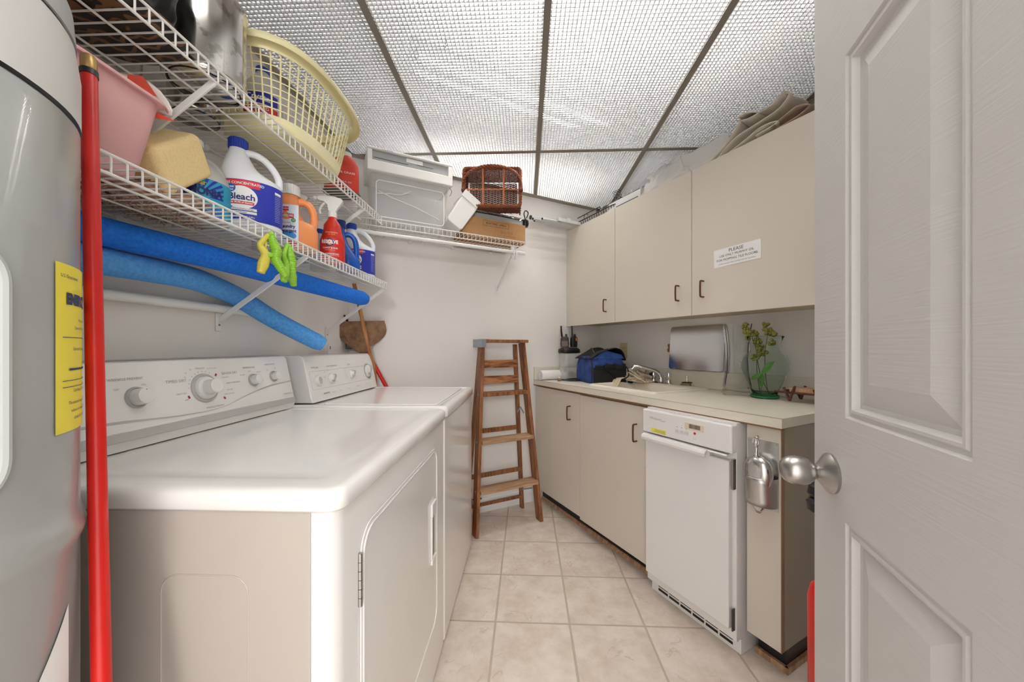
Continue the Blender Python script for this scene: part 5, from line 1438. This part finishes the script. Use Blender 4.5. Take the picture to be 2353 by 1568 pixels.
hexpanel(.045, .085, facing((0,0,.004), (.3,-.9,.1), (.1,.35,1))).build('grid', M_BLACK, t)
t = thing('plastic_lattice', 'black plastic honeycomb grid tile lying flat at the sheer cloth end', 'plastic grid', 'R', (1.715, 1.64, CZ+.056))
hexpanel(.09, .05, facing((0,0,.0), (.2,-1,.15), (1,.1,.35))).build('grid', M_BLACK, t)

# sheer and heavy cloths
M_SHEER = mat('white_sheer_fabric', (232, 230, 226), .8, trans=.0, alpha=.72); M_SHEER.blend_method = 'HASHED' if hasattr(M_SHEER, 'blend_method') else None
M_LINEN = mat('oatmeal_linen', (214, 204, 190), .85, bump=(500, .3))
def crumple(name, label, loc, w, d, h, m, seed, nu=56, nv=34, folds=3.2, cat='cloth'):
    t = thing(name, label, cat, 'R', loc)
    b = MB()
    def f(u, v):
        x = (u-.5)*d; y = (v-.5)*w
        e = (1-abs(2*u-1)**3)*(1-abs(2*v-1)**4)
        p = Vector((u*folds+seed, v*folds*w/d*.8, seed*1.7))
        r = 1-abs(_noise.noise(p))*2.4; r2 = 1-abs(_noise.noise(p*2.3+Vector((4,1,2))))*2
        z = h*e*(.45+.38*r+.20*r2)
        return Vector((x+.02*_noise.noise(p*1.7), y+.03*_noise.noise(p*1.3+Vector((9,9,9))), max(z, .0)+.001))
    b.grid(f, nv, nu)
    b.build('fabric', m, t, smooth=True, solid=.0012, angle=180)
    return t
def drape(t, pts_a, pts_b, m, n=26, thick=.002, wob=.0):
    """ruled strip between two curves"""
    A_ = bez(pts_a, 8); B_ = bez(pts_b, 8); b = MB()
    b.grid(lambda u, v: A_[round(u*(len(A_)-1))].lerp(B_[round(u*(len(B_)-1))], v)+Vector((0,0,wob*math.sin(18*u+7*v))), len(A_)-1, 10)
    return b.build('fold', m, t, smooth=True, solid=thick, angle=180)
t = crumple('sheer_cloth', 'crumpled white sheer cloth heaped on the cabinet top next to the lamp channel', (1.76, 1.40, CZ), .36, .20, .17, M_SHEER, 3.3)
drape(t, [(-.03,.12,.10),(-.03,.17,.125),(-.02,.21,.115)], [(-.02,.08,.125),(-.02,.14,.155),(-.01,.20,.135)], M_SHEER)
drape(t, [(-.06,.13,.02),(-.075,.06,.075),(-.05,-.02,.10),(-.02,-.08,.12)], [(-.02,.12,.06),(-.03,.05,.13),(-.02,-.03,.17),(.0,-.1,.17)], M_SHEER, wob=.006)
t = thing('sheer_cloth', 'stiff white sheer cloth standing up against the ceiling lattice', 'cloth', 'R', (1.74, 1.19, CZ))
drape(t, [(-.05,.13,.06),(-.04,.05,.04),(-.03,-.05,.02),(-.02,-.14,.005)], [(-.01,.14,.155),(-.0,.05,.150),(.01,-.04,.158),(.02,-.11,.185)], M_SHEER, wob=.003)
drape(t, [(-.05,.13,.0),(-.055,.04,.0),(-.06,-.05,.0),(-.06,-.13,.0)], [(-.05,.13,.07),(-.045,.05,.05),(-.04,-.05,.04),(-.03,-.13,.02)], M_SHEER, wob=.004)
t = thing('folded_blanket', 'thick oatmeal linen cloth folded over in a loop near the cabinet end', 'cloth', 'R', (1.745, .95, CZ))
b = MB()
def strip(prof, y0f, y1f, m, th=.004):
    c = bez(prof, 7); b = MB()
    b.grid(lambda u, v: Vector((c[round(u*(len(c)-1))].x+.05*(v)*1.0, c[round(u*(len(c)-1))].y, c[round(u*(len(c)-1))].z)), len(c)-1, 8)
    return b
# loops run in the y-z plane, extruded towards the wall
def loop(prof, depth, m, nm='fold', th=.005):
    c = bez(prof, 7); b = MB()
    b.grid(lambda u, v: Vector((-.07+depth*v, c[round(u*(len(c)-1))].y, c[round(u*(len(c)-1))].z+.006*math.sin(5*v+9*u))), len(c)-1, 8)
    return b.build(nm, m, t, smooth=True, solid=th, angle=180)
loop([(0,.19,.004),(0,.10,.050),(0,.03,.130),(0,.035,.160),(0,-.01,.158),(0,-.05,.125),(0,-.01,.118),(0,.02,.130)], .15, M_LINEN)
loop([(0,-.05,.126),(0,-.11,.125),(0,-.15,.150),(0,-.17,.135),(0,-.13,.100),(0,-.05,.080),(0,.05,.060),(0,.14,.006)], .15, M_LINEN)
loop([(0,.10,.004),(0,.0,.03),(0,-.06,.055),(0,-.10,.060),(0,-.13,.045),(0,-.10,.030),(0,-.04,.028)], .14, M_LINEN)
loop([(0,-.10,.030),(0,-.16,.050),(0,-.20,.068),(0,-.24,.050),(0,-.20,.020),(0,-.12,.010)], .14, mat('taupe_cloth', (168, 146, 128), .85))

# ================================================================== ON THE COUNTER
KZ = .9012
t = thing('paper_roll', 'white paper towel roll lying at the back left corner of the counter', 'paper roll', 'R', (1.465, 2.205, KZ+.036))
M = Matrix.Rotation(PI/2, 4, 'Y')
MB().lathe([(.012,-.11),(.035,-.11),(.0355,-.10),(.0355,.11),(.012,.11),(.012,-.11)], 32, M, cap=False).build('paper', mat('soft_white_paper', (236, 234, 232), .8, bump=(120, .5)), t, smooth=True, angle=50)
MB().lathe([(.0125,-.1095),(.0125,.1095)], 20, M, cap=False).build('cardboard_core', M_CARD, t, smooth=True)
t = thing('whisk', 'small chrome wire whisk head lying in front of the paper roll', 'whisk', 'R', (1.44, 2.105, KZ+.012))
b = MB()
for k in range(7):
    a = PI*k/7; b.tube([(.035*u, .012*math.sin(PI*u)*math.cos(a), .012*math.sin(PI*u)*math.sin(a)) for u in [i/10 for i in range(11)]], .0012, 5)
b.tube([(.035,0,0),(.06,-.01,-.004)], .004, 8); b.build('whisk', M_CHROME, t, smooth=True)
t = thing('cord_coil', 'black cord coiled flat with a wooden toggle on the counter front edge', 'cord', 'R', (1.57, 2.06, KZ))
b = MB()
for k in range(5):
    r = .050+.008*k; b.tube([((r)*math.cos(2*PI*i/36), (r*.75)*math.sin(2*PI*i/36), .004+.0035*(k % 3)) for i in range(36)], .003, 6, closed=True)
b.build('coil', M_BLACK, t, smooth=True)
MB().tube([(-.14,.03,.010),(-.128,.024,.010),(-.118,.02,.010)], [.011,.009,.0095], 12).build('wooden_toggle', mat('toggle_wood', (140, 104, 70), .5), t, smooth=True)
MB().tube([(-.118,.02,.009),(-.09,.0,.008),(-.05,-.03,.007)], .005, 8).build('cord_end', M_BLACK, t, smooth=True)

M_GLASS = mat('clear_glass', (240, 244, 242), .02, trans=1, ior=1.35); M_THINP = mat('clear_acrylic', (235, 238, 240), .05, trans=.85, ior=1.49)
t = thing('acrylic_canister', 'clear ribbed plastic canister under the black radio charger', 'canister', 'R', (1.595, 2.165, KZ))
b = MB(); n = 48
def can(z, rx, ry): return [Vector((rx*(1+.02*(k % 2))*math.copysign(abs(math.cos(2*PI*k/n))**.55, math.cos(2*PI*k/n)), ry*(1+.02*(k % 2))*math.copysign(abs(math.sin(2*PI*k/n))**.55, math.sin(2*PI*k/n)), z)) for k in range(n)]
b.rings([can(.001,.075,.05), can(.01,.08,.055), can(.085,.08,.055), can(.092,.077,.052), can(.10,.08,.055), can(.19,.08,.055), can(.194,.076,.05)]); b.build('shell', mat('ribbed_acrylic', (236, 236, 234), .12, alpha=.35), t, smooth=True, angle=40)
b = MB(); random.seed(6)
for k in range(4): b.sphere((random.uniform(-.04,.04), random.uniform(-.02,.02), .03+.02*k), .016, 10, 7)
b.build('contents', mat('dark_bits', (70, 50, 44), .5), t, smooth=True)
t = thing('radio_charger', 'black two-slot radio charging base on top of the clear canister', 'charger', 'R', (1.585, 2.165, KZ+.1955))
MB().loft([(0,0,0,.078,.05,3),(.006,0,0,.084,.056,3),(.028,0,0,.082,.054,3),(.040,0,0,.066,.042,2.6),(.042,0,0,.06,.036,2.6)], 36).build('base', M_BLACK, t, smooth=True, angle=60)
MB().loft([(.0425,-.030,-.004,.030,.020,3),(.0445,-.030,-.004,.027,.017,3)], 24).build('slot_rim', M_DKGREY, t, smooth=True)
def radio(label, loc, rz, orange):
    t = thing('two_way_radio', label, 'radio', 'R', loc, rz); t.scale = (1.2, 1.2, 1.2)
    m = mat('radio_brown_black', (72, 60, 54), .45)
    MB().loft([(0,0,0,.024,.014,3.5),(.02,0,0,.027,.016,3.5),(.055,0,0,.025,.015,3.5),(.066,0,0,.018,.012,3)], 28).build('body', m if not orange else M_BLACK, t, smooth=True)
    MB().tube([(-.016,0,.062),(-.020,0,.095),(-.022,0,.132)], [.0065,.0055,.0048], 10).build('antenna', M_BLACK, t, smooth=True)
    MB().tube([(.010,0,.062),(.010,0,.078),(.010,0,.082)], [.0065,.0065,.004], 10).build('dial_knob', M_BLACK, t, smooth=True)
    MB().box((-.018,-.0155,.040), (.018,-.012,.060)).build('clip_band', M_BLACK, t, bevel=.002)
    if orange: MB().lathe([(.008,0),(.008,.002),(.006,.003)], 16, Matrix.Translation((.002,-.0155,.048)) @ Matrix.Rotation(PI/2, 4, 'X') @ Matrix.Diagonal((.8,1.3,1,1))).build('orange_button', mat('orange_button', (226, 120, 50), .4), t, smooth=True)
    else:
        MB().box((-.019,-.0165,.004), (.019,-.0145,.036)).build('grip_panel', mat('radio_taupe', (112, 94, 84), .5), t, bevel=.002)
radio('brown and black two-way radio standing in the charger, left one', (1.548, 2.172, KZ+.240), math.radians(-30), False)
radio('black two-way radio with orange button in the charger, right one', (1.616, 2.150, KZ+.240), math.radians(20), True)

# blue tool bag
M_BLUEF = mat('blue_canvas', (44, 78, 150), .75, noise=(20, (26, 48, 98), .4, .7), bump=(300, .5)); M_BLKF = mat('black_canvas', (26, 26, 28), .7, bump=(300, .5))
t = thing('tool_bag', 'blue and black canvas tool bag with a zip top, left of the sink', 'bag', 'R', (1.668, 1.925, KZ), math.radians(-14)); t.scale = (1.14, 1.14, 1.08)
def bagsec(z, w, d, e, cx=0, cy=0, m=0): return (z, cx, cy, w, d, e)
b = MB()
b.loft([(0,0,0,.104,.112,9),(.004,0,0,.108,.116,9),(.06,0,0,.110,.119,8),(.12,0,0,.108,.117,7),(.165,0,0,.098,.112,5)], 56, cap=True)
b.build('body', M_BLUEF, t, smooth=True, angle=50)
def side(nm, f, m, par=t, th=.003, nu=20, nv=12):
    b = MB(); b.grid(f, nu, nv); return b.build(nm, m, par, smooth=True, solid=th, angle=180)
# gabled top: two black flaps meeting along the sagging zip
def zipline(v): return Vector((.012*math.sin(6*v), -.112+.224*v, .205-.045*math.sin(PI*v)**2+.012*math.sin(9*v)))
side('front_flap', lambda u, v: Vector((-.1125+.006*u, -.113+.226*v, .150)).lerp(zipline(v)+Vector((0,0,.002)), u)+Vector((-.012*math.sin(PI*u),0,.014*math.sin(PI*u)*math.sin(12*v))), M_BLKF)
side('rear_flap', lambda u, v: Vector((.1125, -.113+.226*v, .140)).lerp(zipline(v), u)+Vector((.02*math.sin(PI*u),0,.035*math.sin(PI*u))), M_BLKF)
side('blue_gusset', lambda u, v: Vector((-.10+.20*u, -.113-.002*v, .15)).lerp(Vector((-.02+.11*u, -.100, .205-.03*u)), v), M_BLUEF)
b = MB(); b.tube([zipline(v/24)+Vector((0,0,.003)) for v in range(25)], .0035, 6); b.build('zip', mat('zip_grey', (96, 94, 92), .5, .4), t, smooth=True)
b = MB(); b.tube(bez([(-.062,-.085,.150),(-.075,-.090,.125),(-.084,-.090,.105),(-.076,-.090,.110),(-.066,-.087,.135)], 4), .003, 6); 
b.build('zip_pull', mat('tan_zip_pull', (176, 148, 120), .4), t, smooth=True)
# black mesh side facing the viewer
b = MB(); b.box((-.100,-.1245,.004), (.108,-.1185,.098)); b.build('black_side_pocket', M_BLKF, t, bevel=.004)
for k, (x0, x1, h_) in enumerate(((-.090,-.030,.030),(-.026,.034,.044),(.04,.102,.036))):
    pk = side('pocket', lambda u, v, x0=x0, x1=x1, h_=h_: Vector((x0+(x1-x0)*u, -.124-.014*math.sin(PI*u)*v, .085+h_*v*(1-.25*math.sin(PI*u)))), M_BLKF, nu=10, nv=6)
side('binding', lambda u, v: Vector((-.108+.006*math.sin(PI*v), -.112+.008*u, .004+.150*v)), mat('brown_binding', (60, 42, 36), .7), nu=2, nv=10)
MB().tube(bez([(.10,-.105,.12),(.118,-.118,.09),(.122,-.126,.05),(.09,-.134,.030),(.03,-.134,.050),(-.03,-.132,.09)], 5), .006, 8, flat=.5).build('strap', M_BLKF, t, smooth=True)
t = thing('caulk_nozzle', 'white pointed nozzle of a caulk tube standing behind the tool bag', 'tube', 'R', (1.88, 1.97, KZ))
MB().lathe([(.018,0),(.020,.005),(.020,.16),(.012,.165)], 18).build('tube', M_WPLAST, t, smooth=True, angle=50); MB().lathe([(.012,.165),(.008,.175),(.0025,.245)], 14).build('nozzle', M_WPLAST, t, smooth=True)

# cotton string mop head
M_COTTON = mat('cotton_string', (222, 206, 180), .9, bump=(160, .8))
t = thing('mop_head', 'cream cotton string mop head bundled between the tool bag and faucet', 'mop head', 'R', (1.850, 1.745, KZ+.012)); t.scale = (1.25, 1.1, 1.25)
random.seed(21); b = MB()
for k in range(46):
    a = random.uniform(-.4, .4); y0 = random.uniform(.03, .06); L_ = random.uniform(.06, .16)
    h0 = random.uniform(.005, .055); pts = []
    for i in range(7):
        u = i/6; pts.append((random.uniform(-.012,.012)-.05+.10*math.sin(k*1.7)*.6*(1-.3*u)*.8+.02, y0-L_*u, max(.004, h0*(1-u*.75)+.012*math.sin(3*u+k))))
    b.tube(bez(pts, 3), random.uniform(.004,.0065), 6, flat=.7)
b.tube(bez([(-.055,.05,.03),(-.02,.035,.060),(.03,.03,.066),(.055,.0,.05)], 5), .012, 8)
o = b.build('strings', M_COTTON, t, smooth=True, angle=180); o['kind'] = 'stuff'
b = MB()
for k in range(5): b.tube(bez([(-.05,.05-.008*k,.012),(-.11,.045-.01*k,.020),(-.150,.03-.012*k,.008),(-.19-.006*k,.01-.012*k,-.035-.008*k),(-.21-.01*k,-.01-.008*k,-.075-.01*k)], 4), .0042, 6)
b.build('hanging_strings', M_COTTON, t, smooth=True)
t = thing('rag', 'dark blue rag tucked under the cotton mop head beside the tool bag', 'rag', 'R', (1.81, 1.755, KZ))
b = MB(); b.grid(lambda u, v: Vector((-.045+.09*u, -.035+.05*v, .002+.016*(1-abs(2*u-1)**2)*(1+.8*_noise.noise(Vector((u*5,v*5,2)))))), 18, 12); b.build('fabric', mat('navy_rag', (38, 66, 112), .85), t, smooth=True, solid=.002)

# steel panel, outlet
t = thing('steel_sheet', 'shiny stainless steel sheet with rounded corners leaning on the backsplash', 'metal sheet', 'R', (1.940, 1.40, 1.003))
t.rotation_euler = (0, math.radians(5), AR)
b = MB(); b.prism([(p[0], p[1]) for p in rrect(-.178, 0, .178, .268, .018, 6)], -.001, .001, 'x'); b.build('sheet', mat('mirror_steel', (206, 208, 212), .13, 1, bump=(60, .06, (1, 1, 12))), t)
b = MB(); b.prism([(.176,.105),(.196,.108),(.200,.125),(.192,.135),(.200,.150),(.194,.160),(.176,.158)], .002, .008, 'x'); b.build('wooden_tab', mat('tab_wood', (150, 108, 66), .5), t)
t = MB().box((-.006,-.035,-.058), (0,.035,.058)).build('electrical_outlet', mat('ivory_plate', (206, 188, 140), .45), None, bevel=.002)
place(t, 'R', (1.9745, 2.005, 1.115)); tag(t, 'ivory wall outlet plate behind the blue tool bag', 'outlet')
b = MB()
for z in (-.022, .022):
    for y in (-.007, .007): b.box((-.0066, y-.0012, z-.004), (-.0058, y+.0012, z+.004))
b.build('socket_slots', M_DKGREY, t)

# square glass vase
t = thing('glass_vase', 'tall square clear glass vase with a pinched waist, left of the green vase', 'vase', 'R', (1.850, 1.095, KZ), math.radians(38))
M_VG = mat('vase_glass', (250, 252, 251), .03, trans=1, ior=1.2)
def sq(z, r, rr=.012): return [Vector((p[0], p[1], z)) for p in rrect(-r, -r, r, r, rr, 3)]
zs = [0, .05, .12, .18, .25, .31, .355]; ro = [.062, .056, .047, .0445, .047, .053, .060]
b = MB(); outer = [sq(z, r) for z, r in zip(zs, ro)]; inner = [sq(max(z, .035), r-.004, .010) for z, r in zip(zs, ro)][::-1]
b.rings([sq(0,.002,.001)]+outer+inner+[sq(.035,.002,.001)], cap=True); b.build('glass', M_VG, t, smooth=True, angle=50)
# green vase
t = thing('green_vase', 'rounded pale green glass vase holding berry sprigs and a leaf', 'vase', 'R', (1.835, .955, KZ))
M_GG = mat('green_tint_glass', (244, 251, 246), .02, trans=1, ior=1.14)
out = [(.052,0),(.058,.004),(.058,.012),(.050,.020),(.058,.045),(.080,.095),(.096,.140),(.097,.170),(.084,.200),(.062,.215),(.055,.228),(.056,.245),(.066,.268),(.076,.290)]
inn = [(r-.0022, z) for r, z in out[3:]][::-1]
MB().lathe([(.001,0)]+out+[(.0755,.291)]+inn+[(.001,.022)], 56, cap=False).build('glass', M_GG, t, smooth=True, angle=180)
MB().lathe([(.001,-.0005),(.050,.0),(.0585,.004),(.0585,.012),(.050,.018)], 56, cap=False).build('base_rim', mat('green_glass_rim', (60, 150, 90), .05, trans=.7, ior=1.3), t, smooth=True)
M_BERRY = mat('olive_berry', (164, 164, 78), .35, noise=(25, (84, 74, 40), .52, .66)); M_STEM = mat('brown_stem', (84, 74, 50), .6); M_LEAF = mat('leaf_green', (96, 150, 70), .5)
bsrc = None; random.seed(31)
def sprig(label, loc, stem, clusters):
    global bsrc
    t = thing('berry_sprig', label, 'sprig', 'R', loc, 0, 'artificial berry sprigs in the green vase')
    MB().tube(bez(stem, 6), .0016, 6).build('stem', M_STEM, t, smooth=True)
    for (cx, cy, cz, rr, n) in clusters:
        for k in range(n):
            d_ = Vector((random.gauss(0,1), random.gauss(0,1), random.gauss(0,1))).normalized()*rr*random.uniform(.55, 1)
            if bsrc is None:
                bsrc = MB().sphere((0,0,0), .0070, 10, 7).build('berry', M_BERRY, t, smooth=True, angle=180); o = bsrc
            else: o = bsrc.copy(); C.objects.link(o); o.parent = t
            o.location = (cx+d_.x, cy+d_.y, cz+d_.z*.9)
V0 = (1.835, .955, KZ)
sprig('olive berry sprig leaning left, with the tallest berry tip', V0, [(.02,.03,.02),(.0,.035,.12),(-.01,.03,.22),(-.02,.055,.30),(-.03,.075,.345)], [(-.03,.075,.345,.014,12),(-.026,.065,.318,.018,14),(-.018,.045,.302,.022,22),(-.03,.06,.288,.015,10)])
sprig('olive berry sprig on the right side of the green vase', V0, [(.01,-.01,.02),(.005,.0,.12),(.0,-.002,.22),(-.01,-.02,.30)], [(-.005,-.008,.345,.014,12),(-.012,-.018,.315,.022,24),(-.015,-.045,.300,.016,14),(-.01,-.035,.262,.014,8)])
sprig('olive berry sprig hanging inside the green vase neck', V0, [(.0,-.02,.02),(-.01,.01,.10),(-.02,.022,.18)], [(-.01,.025,.262,.017,14),(-.01,.018,.238,.018,16),(-.014,.012,.212,.018,12),(-.02,.032,.190,.018,14),(-.015,-.010,.215,.012,7)])
t = thing('leaf_sprig', 'green leafy stem standing inside the green vase', 'sprig', 'R', V0)
MB().tube(bez([(-.01,.01,.021),(-.012,.008,.08),(-.014,.004,.13)], 5), .0015, 6).build('stem', M_LEAF, t, smooth=True)
def leaf(base, tip, w, nm='leaf'):
    base = Vector(base); tip = Vector(tip); ax = tip-base; side_ = ax.cross(Vector((-.8,.6,0))).normalized(); b = MB()
    b.grid(lambda u, v: base+ax*u+side_*(w*math.sin(PI*u**.8)*(v*2-1))+Vector((-.004*abs(v*2-1)*math.sin(PI*u), 0, 0)), 14, 6)
    return b.build(nm, M_LEAF, t, smooth=True, solid=.0006, angle=180)
leaf((-.014,.004,.118), (-.035,-.060,.175), .021); leaf((-.014,.006,.115), (-.02,.056,.080), .013); leaf((-.016,.004,.115), (-.03,-.004,.048), .030)

# rustic twig sled stand
t = thing('twig_stand', 'small rustic brown twig stand at the counter end beside the door', 'stand', 'R', (1.835, .775, KZ))
M_TWIG = mat('red_brown_twig', (104, 58, 42), .6, noise=(60, (70, 38, 28), .4, .7))
b = MB(); b.box((-.040,-.075,.044), (.040,.060,.062)); b.build('wooden_top', wood('stand_wood', (176, 132, 96), (210, 170, 134)), t, bevel=.001)
b = MB()
for x in (-.045, .045):
    b.tube([(x,.115,.040),(x,.02,.041),(x,-.095,.042)], .005, 7)
    for y in (.055, -.055):
        b.tube([(x*1.0,y+.024,.062),(x*1.05,y,.006)], .005, 7); b.tube([(x*1.02,y-.018,.066),(x*1.05,y,.006)], .0055, 7)
for y in (.055,-.055): b.tube([(-.055,y+.006,.040),(.055,y+.006,.040)], .005, 7)
b.build('twig_frame', M_TWIG, t, smooth=True)

# ================================================================== LADDER
t = thing('step_ladder', 'old wooden step ladder standing against the back wall', 'ladder', 'R', (1.0, 2.10, 0))
M_LAD = wood('ladder_wood', (104, 60, 34), (160, 106, 66), (50, 50, 5), .45); M_TREAD = wood('tread_wood', (140, 104, 76), (186, 150, 116), (6, 50, 50), .6)
M_GALV = mat('galvanised_steel', (160, 170, 178), .4, .7)
HT = 1.19
fx = lambda z: .145+(.226-.145)*(1-z/HT)      # half width of the front frame
fy = lambda z: -.10*(1-z/HT)+.0                 # front legs slope
for s in (-1, 1):
    b = MB(); p0 = Vector((s*fx(0), fy(0), 0)); p1 = Vector((s*fx(HT), fy(HT), HT-.02))
    b.bar(p0, p1, .022, .062, (0,1,0)); o = b.build('front_leg', M_LAD, t, bevel=.002)
    b = MB(); b.bar((s*(fx(0)*.93), .115, .0), (s*(fx(HT)*.88), .065, HT-.03), .020, .034, (0,1,0)); b.build('rear_leg', M_LAD, t, bevel=.002)
bb = MB(); bb.box((-.165,-.060,HT-.020), (.165,.095,HT)); bb.build('top_cap', M_LAD, t, bevel=.003)
b = MB()
b.box((-.1665,-.0615,HT-.050), (-.140,-.0600,HT+.001)); b.box((-.1675,-.062,HT-.050), (-.1655,.096,HT+.001)); b.box((-.1675,-.062,HT), (-.120,.096,HT+.0015)); b.build('metal_corner', M_GALV, t)
for i, z in enumerate((.262, .555, .845)):
    w = fx(z)-.008; y = fy(z)
    MB().box((-w, y-.050, z-.011), (w, y+.040, z+.011)).build('step', M_TREAD if i < 2 else M_LAD, t, bevel=.002)
    for s in (-1, 1):
        MB().lathe([(.007,0),(.007,.002),(.003,.003)], 12, Matrix.Translation((s*(fx(z)+.011), y-.005, z)) @ Matrix.Rotation(s*PI/2, 4, 'Y')).build('bolt', M_GALV, t)
for z in (.895, 1.0):
    w = fx(z)*.9; b = MB(); b.box((-w, .050, z+.004), (w, .062, z+.056)); b.build('rear_slat', wood('slat_wood', (104, 58, 32), (190, 132, 86), (8, 8, 40)), t, bevel=.0015)
for z in (.275, .57):
    w = fx(z)*.92; MB().box((-w, .082, z), (w, .094, z+.03)).build('rear_slat', M_LAD, t, bevel=.0015)
b = MB(); b.bar((-.205,.112,.085), (.205,.112,.085), .022, .018); b.build('rear_crossbar', M_LAD, t, bevel=.002)
b = MB()
for s in (-1, 1):
    b.bar((s*.178, fy(.22), .215), (s*.200, .105, .135), .003, .010); b.bar((s*.150,-.02,.70), (s*.146,.02,.735), .003, .010); b.bar((s*.146,.02,.735), (s*.150,.07,.69), .003, .010)
b.build('spreader_brace', M_GALV, t)
text('lettering', 'THOMSON', .020, M_BRONZE, t, facing((-.168, -.045, 1.06), (0,0,-1), (1,0,0)))

# red bucket behind the washer
t = thing('bucket', 'red bucket with a grey handle half hidden between washer and ladder', 'bucket', 'W', (-.362, 2.168, 0))
b = MB(); b.lathe([(.001,.001),(.085,.001),(.090,.008),(.112,.255),(.117,.258),(.117,.262),(.110,.262),(.086,.012),(.001,.008)], 40, cap=False); b.build('pail', mat('bucket_red', (196, 36, 34), .35), t, smooth=True, angle=60)
MB().tube([(.118*math.cos(a), .118*math.sin(a), .235-.05*abs(math.cos(a*.5))) for a in [PI*1.5+PI*k/16 for k in range(17)]], .004, 8).build('handle', mat('handle_grey', (120,116,114), .5), t, smooth=True)

# red upright cleaner behind the open door
t = thing('upright_vacuum', 'red upright vacuum with a black handle, mostly hidden behind the open door', 'vacuum cleaner', 'W', (.905, .955, 0))
M_VRED = mat('vacuum_red', (206, 30, 20), .3)
MB().loft([(.0,0,0,.085,.10,5),(.01,0,0,.092,.108,5),(.09,0,0,.090,.105,5),(.12,0,0,.070,.08,4)], 36).build('base', M_BLACK, t, smooth=True, angle=60)
MB().loft([(.105,0,0,.068,.06,4),(.13,0,0,.074,.066,4),(.44,0,0,.076,.066,4),(.475,0,0,.070,.060,4),(.49,0,0,.055,.045,4)], 36).build('canister', M_VRED, t, smooth=True, angle=60)
MB().sphere((-.0755,-.02,.425), .005, 10, 8, (.5,1,1)).build('latch_button', M_LWHITE, t)
MB().tube(bez([(0,0,.48),(-.01,0,.56),(-.03,-.0,.64),(-.055,0,.695)], 6), .017, 12).build('neck', M_VRED, t, smooth=True)
MB().loft([(.690,-.055,0,.032,.022,3),(.700,-.060,0,.040,.028,3),(.722,-.062,0,.042,.028,3),(.732,-.06,0,.036,.022,3)], 28).build('lower_grip', M_BLACK, t, smooth=True)
MB().loft([(.733,-.06,0,.034,.022,3),(.745,-.062,0,.040,.026,3),(.765,-.060,0,.038,.024,3),(.772,-.058,0,.030,.018,3)], 28).build('upper_grip', M_BLACK, t, smooth=True)
